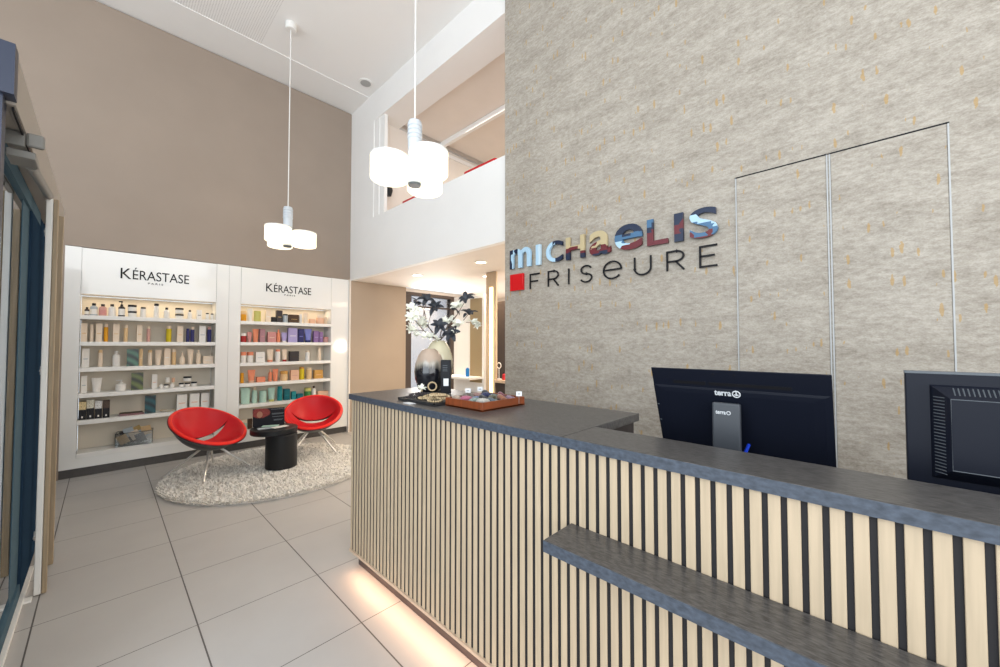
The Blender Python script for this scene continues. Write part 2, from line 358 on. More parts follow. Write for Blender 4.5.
# ================================================================== DISPLAY UNITS
SH = [1.787, 1.490, 1.200, .912, .616]; SB = .255
def kerface(X0): return lambda a, o, z: Vector((a, YB-.001-o, z))
def unit(label, x0, xa, xb, x1, kx):
    u = thing('display_unit', label, 'shelf unit', ((x0+x1)/2, YB, 0)); cx = (x0+x1)/2
    def L(a, b): return (a[0]-cx, a[1]-YB, a[2]), (b[0]-cx, b[1]-YB, b[2])
    c = B()
    for a, b_ in (((x0, YB, .10), (xa-.002, 6.58, 2.54)), ((xb+.002, YB, .10), (x1, 6.58, 2.54)), ((xa-.002, YB+.002, .10), (xb+.002, 6.58, SB-.045)), ((xa-.002, YB+.02, 2.025), (xb+.002, 6.58, 2.54))):
        c.box(*L(a, b_))
    c.link('carcass', 'gloss', u)
    B().box(*L((xa+.001, YB-.001, 2.022), (xb-.001, YB+.018, 2.538)), .001).link('header_panel', 'gloss', u)
    B().box(*L((xa, 6.56, SB-.045), (xb, 6.578, 2.02))).link('back_panel', 'niche', u)
    for z in SH + [SB]: B().box(*L((xa, YB+.001, z-.046), (xb, 6.56, z)), .002).link('shelf', 'shelf', u)
    B().box(*L((x0, YB+.03, .0), (x1, 6.56, .10))).link('plinth', 'plinth', u)
    k0, k1, k2, k3 = kx[0]; ws = k1-k0; hs = k3-k2
    for s, bx in (('K', (k0, k0+ws*.145, k2, k2+hs*.80)), ('ÉRASTASE', (k0+ws*.165, k1, k2, k2+hs*.92)), ('P A R I S', kx[1])):
        big = s[0] != 'P'
        text('lettering', s, (bx[0]-cx, bx[1]-cx, bx[2], bx[3]), lambda a, o, z: Vector((a, -.002-o, z)), 'ink', u, .004, 0.0 if big else .005)
    return u
unit('white shelf unit with red chair before it, darker lettering header nearer the door', -.315, -.19, 1.03, 1.169, ((.117, .742, 2.232, 2.385), (.354, .492, 2.186, 2.208)))
unit('white shelf unit next to the tan wall, stocked with pastel and teal products', 1.171, 1.31, 2.55, 2.835, ((1.614, 2.235, 2.228, 2.375), (1.855, 2.004, 2.186, 2.206)))
for o in [x for x in COL.objects if x.name.startswith('display_unit')]: pass
sbox('trim_9', (2.836, 6.235, 0), (2.861, 6.6, 2.546), 'cream')
for xa, xb in ((-.16, 1.0), (1.34, 2.52)):
    area('shelf_led', ((xa+xb)/2, YB+.14, 2.012), ((xa+xb)/2, YB+.14, 0), xb-xa, .05, 1.6, (1, .82, .58))

# ------------------------------------------------------------------ products
C_ = dict(cream=(.80, .66, .52), white=(.80, .77, .73), black=(.015, .015, .018), dark=(.05, .042, .045), pink=(.62, .34, .30), grey=(.45, .50, .54), orange=(.72, .33, .02), palo=(.75, .52, .28),
    yellow=(.62, .48, .02), navy=(.035, .035, .14), ygreen=(.55, .52, .16), red=(.38, .03, .03), coral=(.78, .27, .15), mauve=(.42, .22, .25), rose=(.62, .28, .26), lilac=(.42, .36, .62), blue=(.22, .24, .58),
    purple=(.26, .15, .34), peach=(.78, .48, .33), amber=(.60, .32, .08), mint=(.42, .60, .52), teal=(.02, .25, .28), dteal=(.01, .13, .16), green=(.05, .20, .06), brown=(.07, .04, .025), gold=(.55, .38, .15))
def ell(rx, ry, z, n=20): return [(rx*math.cos(2*PI*k/n), ry*math.sin(2*PI*k/n), z) for k in range(n)]
NAMES = dict(box='product_box', bottle='product_bottle', slim='product_bottle', tube='cosmetic_tube', jar='cream_jar', pump='pump_bottle', bulb='product_bottle', pouch='refill_pouch')
CATS = dict(box='box', bottle='bottle', slim='bottle', tube='tube', jar='jar', pump='bottle', bulb='bottle', pouch='pouch')
def product(kind, x, y, z, w, h, c1, c2, label, group):
    t = thing(NAMES[kind], label, CATS[kind], (x, y, z+.0005), random.uniform(-.06, .06), group)
    r = w/2; m1 = cmat(C_[c1]); m2 = cmat(C_[c2])
    if kind == 'box':
        d = min(w, .075)/2
        B().box((-r, -d, 0), (r, d, h), .0015).link('carton', m1, t)
        B().box((-r*.62, -d-.0006, h*.42), (r*.62, -d+.001, h*.47)).link('printed_band', m2, t)
    elif kind in ('bottle', 'bulb', 'slim'):
        if kind == 'bottle': p = [(0, 0), (r*.94, 0), (r, h*.03), (r, h*.66), (r*.86, h*.74), (r*.45, h*.79), (r*.42, h*.82), (0, h*.82)]; k0, kr = .80, r*.5
        elif kind == 'bulb': p = [(0, 0), (r*.8, 0), (r, h*.16), (r*.98, h*.4), (r*.6, h*.62), (r*.36, h*.70), (0, h*.70)]; k0, kr = .70, r*.34
        else: p = [(0, 0), (r*.96, 0), (r, h*.02), (r, h*.80), (r*.9, h*.83), (0, h*.83)]; k0, kr = .82, r*.86
        B().lathe(p, n=20).link('body', m1, t, SM)
        B().lathe([(0, h*k0), (kr, h*k0), (kr, h*.985), (kr*.9, h), (0, h)], n=16).link('cap', m2, t, SM)
        if kind == 'bottle' and c1 in ('black', 'dark', 'pink', 'grey'):
            B().lathe([(r*1.01, h*.12), (r*1.01, h*.52)], n=20).link('label', cmat(C_['white'] if c1 != 'pink' else C_['rose']), t, SM)
    elif kind in ('tube', 'pouch'):
        ch = h*(.16 if kind == 'tube' else .0); rb = r*.72
        rg = [ell(rb+(r-rb)*f, rb*(1-f**1.3)+.002, ch+(h-ch)*f) for f in (0, .2, .4, .6, .8, .94, 1)]
        if kind == 'pouch': rg = [ell(r*(.86+.14*f), .028*(1-f**2)+.002, h*f) for f in (0, .25, .5, .75, .93, 1)]
        B().loft(rg).link('body', m1, t, SM)
        if ch: B().lathe([(0, 0), (rb*.98, 0), (rb, ch*.1), (rb*.96, ch), (0, ch)], n=20).link('cap', m2, t, SM)
    elif kind == 'jar':
        B().lathe([(0, 0), (r*.9, 0), (r, h*.08), (r, h*.6), (r*.9, h*.68), (0, h*.68)], n=22).link('body', m1, t, SM)
        B().lathe([(0, h*.68), (r*1.0, h*.68), (r*1.0, h*.97), (r*.96, h), (0, h)], n=22).link('lid', m2, t, SM)
    elif kind == 'pump':
        B().lathe([(0, 0), (r*.95, 0), (r, h*.03), (r, h*.58), (r*.5, h*.68), (0, h*.68)], n=20).link('body', m1, t, SM)
        q = B().lathe([(0, h*.66), (r*.42, h*.66), (r*.42, h*.78), (r*.12, h*.80), (r*.12, h*.93), (0, h*.93)], n=14); q.box((-r*.9, -.006, h*.92), (r*.3, .006, h)); q.link('pump_head', m2, t)
        B().lathe([(r*1.01, h*.10), (r*1.01, h*.50)], n=20).link('label', cmat(C_['white']), t, SM)
    return t
ROWS = ['top', 'second', 'third', 'fourth', 'fifth', 'bottom']
used = set()
def shelf_row(u, row, items):
    z = (SH+[SB])[row]; n = len(items); names = [i[6] for i in items]; side = 'left' if u == 0 else 'right'; Yp = YB+.085
    for i, (x0, x1, yt, kind, c1, c2, desc, *lift) in enumerate(items):
        up = lift[0] if lift else 0
        P0, P1 = onY(x0, yt, Yp), onY(x1, yt, Yp); w = max(P1.x-P0.x, .022); h = P0.lerp(P1, .5).z-z-up
        h = min(max(h, .03), .235)
        base = '%s on the %s shelf of the %s unit' % (desc, ROWS[row], side); lab = base
        if names.count(desc) > 1:
            rank = names[:i].count(desc); tot = names.count(desc)
            if i == 0: lab = '%s at left end of the %s unit %s shelf' % (desc, side, ROWS[row])
            elif i == n-1: lab = '%s at right end of the %s unit %s shelf' % (desc, side, ROWS[row])
            else: lab = '%s right of the %s, %s unit %s shelf' % (desc, names[i-1], side, ROWS[row])
        lab = lab.replace('right of the ', 'right of ') if len(lab.split()) > 16 else lab
        lab = lab.replace(' with ', ', ') if len(lab.split()) > 16 else lab
        assert lab not in used, lab
        used.add(lab); 
        product(kind, (P0.x+P1.x)/2, Yp+.03, z+up, w, h, c1, c2, lab, 'hair products in the %s display unit' % side)
shelf_row(0, 0, [(84.5, 89.5, 307, 'bottle', 'dark', 'black', 'small dark bottle'), (90, 98, 303, 'bottle', 'grey', 'black', 'grey round bottle with black cap'),
    (99, 107, 304, 'bottle', 'pink', 'dark', 'pinkish bottle with dark cap'), (108.5, 116, 304, 'bottle', 'white', 'black', 'squat clear white bottle'),
    (118.5, 125.5, 301, 'pump', 'black', 'black', 'black pump bottle with white label'), (128, 137, 311, 'jar', 'white', 'black', 'lower white jar with black lid'), (128, 137, 304.8, 'jar', 'white', 'black', 'upper white jar of the stacked pair', .066),
    (140.5, 146.5, 307, 'slim', 'white', 'black', 'stubby white bottle with thick black cap'), (154, 159.5, 303.5, 'slim', 'white', 'black', 'tall white bottle with black cap'),
    (164, 170, 307.5, 'bottle', 'white', 'black', 'rounded white bottle with black cap'), (175.5, 184, 314.2, 'jar', 'white', 'black', 'lower wide white jar'), (175.5, 184, 308, 'jar', 'white', 'black', 'upper wide white jar', .068),
    (188, 192.5, 310, 'bottle', 'white', 'black', 'thin white bottle with flat black cap'), (197, 202, 310, 'box', 'white', 'dark', 'small white box'), (206, 209.7, 313, 'slim', 'white', 'black', 'tiny black capped bottle'), (211, 214.2, 313.5, 'slim', 'white', 'black', 'tiny black capped bottle')])
shelf_row(0, 1, [(81, 87.5, 323, 'box', 'cream', 'palo', 'cream box'), (90, 94, 324.5, 'slim', 'cream', 'cream', 'slim cream bottle'), (96, 102.5, 323.5, 'box', 'cream', 'palo', 'cream box'),
    (104, 108.5, 324, 'slim', 'orange', 'cream', 'orange bottle'), (113, 119.5, 324, 'box', 'cream', 'palo', 'cream box'), (124, 128.2, 325, 'slim', 'palo', 'cream', 'pale orange bottle'), (137, 142.5, 325, 'box', 'cream', 'palo', 'cream box'),
    (147, 150.8, 326, 'slim', 'pink', 'cream', 'pink bottle'), (166.5, 172, 326, 'slim', 'yellow', 'cream', 'yellow bottle'), (177.5, 183.5, 326, 'box', 'cream', 'palo', 'cream box'),
    (186.6, 190.2, 328.5, 'slim', 'navy', 'navy', 'all navy bottle'), (190.8, 194.9, 327, 'slim', 'navy', 'cream', 'navy bottle with cream cap'), (199.5, 206, 326, 'box', 'white', 'grey', 'white box'), (207.8, 212, 327, 'slim', 'navy', 'pink', 'navy bottle with pink cap')])
shelf_row(0, 2, [(82, 89.5, 348.5, 'box', 'white', 'grey', 'white box'), (98, 103, 350, 'slim', 'cream', 'palo', 'slim cream bottle'), (112.5, 120.5, 351, 'bottle', 'white', 'white', 'broad white bottle'),
    (139.6, 143, 349, 'box', 'palo', 'cream', 'narrow tan box'), (148, 152.5, 350, 'slim', 'cream', 'palo', 'slim cream bottle'), (155, 162, 350, 'tube', 'cream', 'cream', 'cream tube'), (164.3, 170.6, 348.5, 'box', 'cream', 'white', 'tall cream box'),
    (172, 176.5, 349.5, 'slim', 'palo', 'cream', 'tan bottle with cream cap'), (179.5, 185.7, 352, 'bulb', 'cream', 'cream', 'bulb shaped cream bottle'), (187.5, 194, 349.5, 'tube', 'cream', 'cream', 'cream tube'),
    (196.5, 201.2, 350, 'bottle', 'cream', 'cream', 'pointed cream bottle'), (203.3, 213.5, 356, 'box', 'cream', 'white', 'low wide cream box')])
shelf_row(0, 3, [(81, 87, 376, 'box', 'white', 'grey', 'tall white box'), (91, 102.5, 378, 'tube', 'white', 'white', 'wide white tube'), (115.5, 126.5, 380, 'pump', 'white', 'white', 'squat white pump jar'),
    (152, 157.5, 374.5, 'box', 'white', 'peach', 'slender white box'), (159.2, 163.6, 384.2, 'bottle', 'white', 'white', 'tiny round white bottle'), (164.2, 169, 384.5, 'jar', 'white', 'dark', 'small jar with dark lid'),
    (170, 174.8, 383.6, 'bottle', 'white', 'white', 'little white bottle'), (165.4, 170.2, 377.5, 'jar', 'white', 'white', 'white jar stacked on small jars', .066), (172, 175.2, 378, 'jar', 'peach', 'peach', 'tiny peach jar on top', .066),
    (179, 184.2, 383.2, 'jar', 'white', 'black', 'black lidded jar under the stack'), (185, 190.6, 383, 'jar', 'white', 'black', 'second black lidded jar'), (191.4, 197.4, 382, 'jar', 'white', 'black', 'last black lidded jar'), (183.6, 192, 376.6, 'jar', 'white', 'black', 'black lidded top jar', .069)])
shelf_row(0, 4, [(177, 187, 394.5, 'box', 'white', 'peach', 'large pale box'), (190, 199.5, 393.5, 'box', 'white', 'peach', 'large pale box'), (201, 209, 393, 'box', 'white', 'peach', 'large pale box')])
shelf_row(1, 0, [(241.3, 247, 311, 'jar', 'orange', 'palo', 'orange jar'), (247.6, 253.5, 308.3, 'tube', 'white', 'white', 'white tube'), (254.5, 261.5, 311, 'jar', 'ygreen', 'ygreen', 'yellow green jar'),
    (266, 271, 310.3, 'box', 'cream', 'white', 'narrow cream box'), (272, 276.2, 317, 'box', 'black', 'dark', 'low black box'), (277, 282.5, 310.5, 'box', 'dark', 'gold', 'tall dark box'), (283.3, 288.7, 314, 'slim', 'grey', 'black', 'grey and black bottle'),
    (289.3, 299, 314.7, 'box', 'brown', 'gold', 'wide brown box'), (299.8, 303, 314, 'slim', 'white', 'white', 'slim white bottle'), (303.6, 309.5, 312, 'tube', 'cream', 'cream', 'cream tube'), (310.2, 315.2, 319, 'box', 'peach', 'palo', 'tiny peach box'),
    (317, 324.7, 315, 'jar', 'peach', 'cream', 'wide peach jar'), (325.3, 328, 317, 'slim', 'cream', 'cream', 'small cream bottle')])
shelf_row(1, 1, [(241.3, 247, 333, 'jar', 'red', 'white', 'dark red jar'), (247.5, 252.5, 332, 'tube', 'rose', 'pink', 'rose tube'), (253, 259.5, 329, 'tube', 'coral', 'coral', 'coral tube'), (260.2, 265.2, 329, 'box', 'mauve', 'rose', 'mauve box'),
    (268, 276, 332, 'box', 'rose', 'cream', 'rose box'), (277.2, 281, 329.5, 'bottle', 'coral', 'coral', 'slim coral bottle'), (281.8, 287.8, 332.5, 'tube', 'lilac', 'white', 'lilac tube'), (288.6, 297.5, 328, 'box', 'lilac', 'white', 'tall lilac box'),
    (298.5, 304, 329, 'box', 'navy', 'blue', 'navy box'), (305, 312.5, 329, 'tube', 'blue', 'navy', 'blue violet tube'), (314, 318.8, 331, 'box', 'purple', 'lilac', 'purple box'), (319.6, 323.2, 332, 'box', 'purple', 'lilac', 'narrow purple box'), (324, 328.8, 337, 'jar', 'pink', 'rose', 'small pink jar')])
shelf_row(1, 2, [(241.3, 247, 352, 'jar', 'white', 'coral', 'white jar with coral lid'), (247.8, 254, 352, 'jar', 'white', 'coral', 'white jar with coral lid'), (256, 265, 352, 'box', 'white', 'grey', 'broad white box'), (267, 274.3, 349.5, 'tube', 'cream', 'coral', 'cream tube with coral cap'),
    (276, 281, 349.5, 'slim', 'white', 'coral', 'white bottle with coral cap'), (282.4, 288, 349.5, 'tube', 'cream', 'red', 'cream tube with red cap'), (290, 299, 351.3, 'box', 'dark', 'brown', 'dark square box'), (306, 310.4, 350.5, 'slim', 'white', 'cream', 'short white bottle'), (318.2, 321.8, 347.5, 'slim', 'cream', 'cream', 'very slim cream bottle')])
shelf_row(1, 3, [(240.9, 244.4, 373, 'jar', 'orange', 'orange', 'orange jar'), (248, 256, 370, 'tube', 'coral', 'peach', 'coral tube'), (257, 265.2, 377, 'box', 'coral', 'rose', 'low coral box'), (269, 272.6, 369.5, 'bottle', 'coral', 'peach', 'slim coral bottle'),
    (273, 279, 369, 'tube', 'coral', 'coral', 'taller coral tube'), (281, 288.3, 371, 'jar', 'palo', 'amber', 'amber jar'), (291, 299, 370, 'box', 'peach', 'rose', 'peach box'), (299.8, 305, 367, 'slim', 'yellow', 'amber', 'mustard yellow bottle'),
    (307, 312.4, 367.7, 'slim', 'palo', 'cream', 'pale yellow bottle'), (314.6, 322.8, 370, 'box', 'amber', 'peach', 'orange cube box')])
shelf_row(1, 4, [(241.2, 251, 388, 'pouch', 'mint', 'mint', 'mint refill pouch'), (252.6, 257.8, 387, 'bottle', 'mint', 'cream', 'mint bottle'), (260, 267, 391, 'jar', 'mint', 'mint', 'mint jar'), (268.4, 275.8, 388, 'tube', 'mint', 'ygreen', 'mint tube'),
    (278, 283, 386.5, 'slim', 'teal', 'teal', 'teal bottle'), (284.4, 290, 389, 'box', 'dteal', 'teal', 'dark teal box'), (292, 296.2, 391.5, 'box', 'teal', 'dteal', 'small teal box'), (297, 303, 393.6, 'box', 'dteal', 'teal', 'low teal box'),
    (305, 311.6, 388, 'jar', 'green', 'ygreen', 'green jar'), (312.4, 316.6, 386, 'bottle', 'white', 'brown', 'white bottle with brown cap'), (318, 328.5, 391, 'box', 'peach', 'cream', 'long pale peach box')])
shelf_row(1, 5, [(241.5, 247.6, 420, 'jar', 'mint', 'cream', 'pale green jar'), (248.4, 252.6, 419, 'box', 'brown', 'dark', 'small brown box'), (283.8, 288.4, 413, 'slim', 'white', 'cream', 'white bottle behind the poster')])
# patterned black and cream boxes
def half_box(x0, x1, yt, top, lab):
    Yp = YB+.06; P0, P1 = onY(x0, yt, Yp), onY(x1, yt, Yp); w = P1.x-P0.x; h = P0.lerp(P1, .5).z-SH[4]
    t = thing('product_box', lab, 'box', ((P0.x+P1.x)/2, Yp+.035, SH[4]+.0005), 0, 'black and cream boxes')
    B().box((-w/2, -.035, 0), (w/2, .035, h*.56)).link('lower_half', cmat(C_['black']), t)
    B().box((-w/2, -.035, h*.56), (w/2, .035, h), .001).link('upper_half', mat('dotted print', C_[top], .5, vary=.6, scale=90), t)
    B().box((-.006, -.036, h*.10), (.006, -.034, h*.2)).link('printed_mark', cmat(C_['white']), t)
half_box(78.8, 86.3, 402, 'palo', 'half black box with tan dotted top, leftmost on the fifth shelf')
half_box(87, 94.3, 399.7, 'cream', 'tallest half black box with pale dotted top, fifth shelf left')
half_box(95, 102.3, 401, 'white', 'half black box with whitish top, third from the shelf end')
half_box(103, 110, 400.5, 'brown', 'half black box with dark brown top, fifth shelf beside brochures')
# picture cards standing on shelves
def card_mat(name, a, c, k):
    m, t, b_ = nt(name); tc = N(t, 'ShaderNodeTexCoord'); w = N(t, 'ShaderNodeTexWave'); w.inputs['Scale'].default_value = k; w.inputs['Distortion'].default_value = 4; w.inputs['Detail'].default_value = 2
    mp = N(t, 'ShaderNodeMapping'); mp.inputs['Rotation'].default_value = (0, .9, 0); t.links.new(tc.outputs['Object'], mp.inputs[0]); t.links.new(mp.outputs[0], w.inputs[0])
    t.links.new(mixc(t, w.outputs[0], a, c), b_.inputs['Base Color']); b_.inputs['Roughness'].default_value = .3; return m
for row, x0, x1, yt, a, c, lab in ((2, 127, 138.8, 349, (.003, .015, .015), (.06, .18, .12), 'green striped picture card on the third shelf'), (3, 131.5, 143.5, 373, (.006, .010, .004), (.14, .18, .04), 'olive leaf picture card on the fourth shelf'),
        (4, 145, 156, 396, (.002, .012, .02), (.008, .09, .11), 'dark teal picture card on the fifth shelf')):
    Yp = YB+.07; P0, P1 = onY(x0, yt, Yp), onY(x1, yt, Yp); h = P0.z-SH[row]; w = P1.x-P0.x
    t = thing('picture_card', lab, 'card', ((P0.x+P1.x)/2, Yp+.004, SH[row]+.0005), 0, 'picture cards among the products')
    B().box((-w/2, 0, 0), (w/2, .006, h)).link('print', card_mat(lab[:18], a, c, 4), t)
    B().box((-w*.3, .006, 0), (w*.3, .035, .004)).link('foot', 'shelf', t)
# brochures, gold tray, acrylic basket
P0, P1 = onY(119, 414, YB+.1), onY(144, 414, YB+.1)
t = thing('brochure_stack', 'low stack of brown brochures lying on the fifth shelf', 'brochures', ((P0.x+P1.x)/2, YB+.12, SH[4]+.0005))
for k in range(4): B().box((-.105+random.uniform(-.01, .01), -.07, k*.007), (.105+random.uniform(-.01, .01), .07, k*.007+.006)).link('brochure', cmat(C_['brown' if k % 2 else 'mauve']), t)
P0 = onY(168, 412, YB+.1)
t = thing('gold_dish', 'shallow gold rimmed dish beside the teal card', 'dish', (P0.x, YB+.11, SH[4]+.0005))
B().lathe([(0, 0), (.05, 0), (.075, .012), (.072, .013), (.05, .004), (0, .004)], n=28, sx=1.2).link('bowl', 'shelf', t, SM); B().torus((0, 0, .013), .074, .003).link('rim', cmat(C_['gold'], .2), t, SM)
P0, P1 = onY(116, 440, YB+.08), onY(153, 436, YB+.08); w = P1.x-P0.x
t = thing('acrylic_basket', 'clear acrylic basket of wrapped samples on the bottom shelf', 'basket', ((P0.x+P1.x)/2, YB+.14, SB+.0005), -.10)
b = B(); w2 = w/2; H_ = .155
for a, c in (((-w2, -.08, 0), (w2, -.076, H_)), ((-w2, .076, 0), (w2, .08, H_)), ((-w2, -.08, 0), (-w2+.004, .08, H_)), ((w2-.004, -.08, 0), (w2, .08, H_)), ((-w2, -.08, 0), (w2, .08, .004))): b.box(a, c)
b.link('bin', 'acryl', t)
b = B()
for y in (-.08, .08): b.tube([(-w2, y, H_), (w2, y, H_)], .0035, 6)
for x in (-w2, w2): b.tube([(x, -.08, H_), (x, .08, H_)], .0035, 6); b.tube([(x, -.08, 0), (x, -.08, H_)], .0025, 6)
b.tube([(-w2, -.08, 0), (w2, -.08, 0)], .0025, 6)
b.link('edge', 'blackmat', t)
gx = (P0.x+P1.x)/2
for k in range(9):
    q = tag(B().box((-.045, -.004, -.055), (.045, .004, .055), .003).link('sample_packet', cmat(C_[('palo', 'dark', 'grey', 'brown', 'cream', 'gold', 'dark', 'grey', 'palo')[k]])), ('leftmost tan', 'blackish', 'grey silver', 'dark brown', 'cream', 'golden', 'blackish', 'grey silver', 'rightmost tan')[k]+(' left side' if k in (1, 2) else ' right side' if k in (6, 7) else '')+' sample packet leaning in the clear acrylic basket', 'packet', 'sample packets in the basket')
    q.location = (gx-w2+.06+k*(w-.12)/8, YB+.14+(.028 if k % 2 else -.02), SB+.075+.04*(k % 3)); q.rotation_euler = (.1, random.uniform(-.5, .5), -.1)

# ================================================================== RECEPTION COUNTER
ct = thing('reception_counter', 'reception counter faced with vertical oak slats under a charcoal top', 'counter', (1.165, 1.0, 0))
def K(a, c): return (a[0]-1.165, a[1]-1.0, a[2]), (c[0]-1.165, c[1]-1.0, c[2])
YE, YN, YF = 2.52, -1.15, .82       # far end, near end, where the wide part starts
zt, th = 1.13, .037
B().box(*K((1.150, YF-.018, zt-th), (1.800, YE, zt)), .0025).link('wide_worktop', 'slab', ct)
B().box(*K((1.150, YN, zt-th), (1.385, YF-.0195, zt)), .0025).link('bar_top', 'slab', ct)
B().box(*K((1.1482, YF-.018, zt-th+.001), (1.1502, YE, zt-.001))).link('cool_light_edge', 'edge', ct); B().box(*K((1.1482, YN, zt-th+.001), (1.1502, YF-.0195, zt-.001))).link('cool_light_edge', 'edge', ct); B().box(*K((.9982, YN, .793), (1.0002, .769, .829))).link('cool_light_edge', 'edge', ct)  # thin front strips carrying the painted cool light on slab and ledge
b = B(); b.box(*K((1.173, YN, .105), (1.372, YF, zt-th))); b.box(*K((1.173, YF, .105), (1.778, YE-.012, zt-th))); b.link('body', 'under', ct)
B().box(*K((1.1705, YN, .105), (1.1735, YE-.012, zt-th))).link('slat_backing', 'felt', ct)
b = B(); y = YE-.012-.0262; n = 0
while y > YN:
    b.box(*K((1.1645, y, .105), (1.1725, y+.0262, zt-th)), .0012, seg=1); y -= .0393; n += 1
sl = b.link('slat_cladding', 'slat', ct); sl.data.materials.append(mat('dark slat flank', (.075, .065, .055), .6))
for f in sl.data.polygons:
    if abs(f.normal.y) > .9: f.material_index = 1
B().box(*K((1.158, YN, .090), (1.20, YE-.01, .105)), .001).link('bottom_lip', 'lip', ct)
b = B(); b.box(*K((1.205, YN, 0), (1.36, YF, .090))); b.box(*K((1.205, YF, 0), (1.765, YE-.05, .090))); b.link('kick_board', 'kick', ct)
B().box(*K((1.172, YN, .084), (1.180, YE-.06, .090))).link('led_strip', 'led', ct)
B().box(*K((1.000, YN, .792), (1.163, .770, .830)), .0025).link('handbag_ledge', 'slab', ct)
area('counter_led', (1.150, .75, .086), (1.10, .75, 0), 3.3, .012, 5.0, (1, .60, .36))

# desk behind the bar
dk = thing('desk', 'charcoal desk standing behind the reception bar under the monitors', 'desk', (1.8, -.1, 0))
B().box((-.41, -1.05, .70), (.25, .90, .735), .002).link('desktop', 'slab', dk)
for y_ in (-1.02, .86): B().box((-.38, y_, 0), (.22, y_+.03, .70)).link('side_panel', 'under', dk)

# ---- monitor 1: slim all in one, leaning back
Xt, Xb, z1, z0 = 1.62, 1.765, 1.366, .985
f1 = 1.62/1.65
ya, yb = .676*f1, .087*f1
mo = thing('computer_monitor', 'black slim monitor leaning on a grey stand, left of the two', 'monitor', (1.80, (ya+yb)/2, .735))
ang = math.atan2(Xb-Xt, z1-z0); Lh = math.hypot(Xb-Xt, z1-z0); hw = (ya-yb)/2
def Q(a, up, out):   # a: right seen from the visitors' side, up along the back, out towards them
    c, s = math.cos(ang), math.sin(ang)
    return Vector((Xt-1.80+(Lh-up)*s-out*c, -a, z0-.735+up*c-out*s*0-out*s*.0+ (0) ))
def slab(name, a0, a1, u0, u1, o0, o1, m, parent=mo, bev=0.003):
    bb = B(); bb.box((a0, u0, o0), (a1, u1, o1), bev); 
    for v in bb.bm.verts: v.co = Q(v.co.x, v.co.y, v.co.z)
    return bb.link(name, m, parent)
slab('back_cover', -hw, hw, 0, Lh, -.004, .014, 'monitor')
slab('bezel', -hw+.002, hw-.002, .002, Lh-.002, -.014, -.0035, 'blackpl')
bb = B(); R = []
for k, (ins, o) in enumerate(((.0, .013), (.006, .0145), (.02, .017), (.05, .0185))):
    R.append([Q(x, u, o) for x, u in ((-hw+ins, .0+ins*.3), (hw-ins, .0+ins*.3), (hw-ins, Lh-.075-ins*.6), (-hw+ins, Lh-.075-ins*.6))])
bb.loft(R).link('rear_bulge', 'monitor', mo)
for a0, a1 in ((-.205, -.083), (-.073, .185)): slab('vent_slot', a0, a1, Lh-.066, Lh-.053, .0135, .0152, 'ink', bev=0)
for a0 in (-.058, .012): slab('screw_hole', a0, a0+.007, Lh-.022, Lh-.015, .0135, .0148, 'ink', bev=0)
for u in (.16, .235): slab('side_port', -hw+.004, -hw+.026, u, u+.005, .0135, .0155, 'vent', bev=0)
fm = lambda a, o, z: Q(a, z, .0275+o)
text('lettering', 'terra', (-.056, .001, Lh-.106, Lh-.084), lambda a, o, z: Q(a, z, .0185+o), 'logo', mo, .0012, .03)
bb = B(); cc = (.019, Lh-.095)
pts = [Q(cc[0]+.0125*math.cos(k*PI/9), cc[1]+.0125*math.sin(k*PI/9), .025) for k in range(18)]; bb.tube(pts, .0022, 6, True)
bb.tube([Q(cc[0], cc[1]-.006, .025), Q(cc[0], cc[1]+.008, .025)], .0022, 6); bb.tube([Q(cc[0]-.007, cc[1]-.003, .025), Q(cc[0]+.007, cc[1]-.003, .025)], .0022, 6)
bb.link('logo_mark', 'logo', mo)
bb = B(); bb.box((1.60-1.80, -.037, -.0), (1.622-1.80, .056, .510), .006)
st = bb.link('stand_column', 'monf', mo); 
B().box((-.205, -.10, 0), (.12, .12, .008), .003).link('stand_foot', 'monf', mo)
B().box((-.18, -.02, .44), (-.10, .04, .50), .004).link('hinge', 'blackpl', mo)
text('lettering', 'terra', (-.043, -.009, .468, .481), lambda a, o, z: Vector((-.2003-o, -a, z)), 'logo', mo, .001, .02)
B().torus((-.2005, .0, .4745), .006, .0014, 16, 5, PI/2, 'Y').link('logo_mark', 'logo', mo)
tag(B().tube([(1.66, .345, .90), (1.65, .34, 1.0), (1.65, .335, 1.06), (1.69, .33, 1.085)], .006, 8).link('network_cable', cmat((.01, .05, .55))), 'blue cable plugged in below the slim monitor', 'cable')

# ---- monitor 2
m2 = thing('computer_monitor', 'dark boxy monitor with deep vented back at the right edge', 'monitor', (1.66, -.33, .735))
B().box((-.035, -.255, .30), (.0, .255, .650), .003).link('bezel', 'monitor', m2)
B().box((-.036, -.256, .6445), (-.001, .256, .6515), .001).link('top_edge', 'vent', m2)
R = []
for ins, x in ((0, -.034), (.004, -.042), (.028, -.072), (.034, -.078)):
    R.append([Vector((x, y_, z)) for y_, z in ((.208-ins, .355+ins), (.208-ins, .615-ins), (-.208+ins, .615-ins), (-.208+ins, .355+ins))])
B().loft(R).link('rear_housing', 'monitor', m2)
b = B()
for k in range(38):
    y_ = .165-k*.0085
    b.tube([(-.046, y_, .608), (-.068, y_-.001, .590)], .0014, 4)
b.link('top_vents', 'vent', m2)
b = B()
for k in range(24):
    z = .375+k*.009
    b.tube([(-.046, .2015, z), (-.068, .183, z)], .0014, 4)
b.link('side_vents', 'vent', m2)
b = B(); b.tube([(-.078, .173, .580), (-.078, -.173, .580), (-.078, -.173, .390), (-.078, .173, .390)], .0015, 6, True); b.link('housing_edge', 'vent', m2)
B().box((-.048, -.11, .305), (-.034, .07, .352), .002).link('port_bay', 'vent', m2)
B().box((-.055, -.045, .328), (-.045, .03, .34), .001).link('connector', 'blackpl', m2)
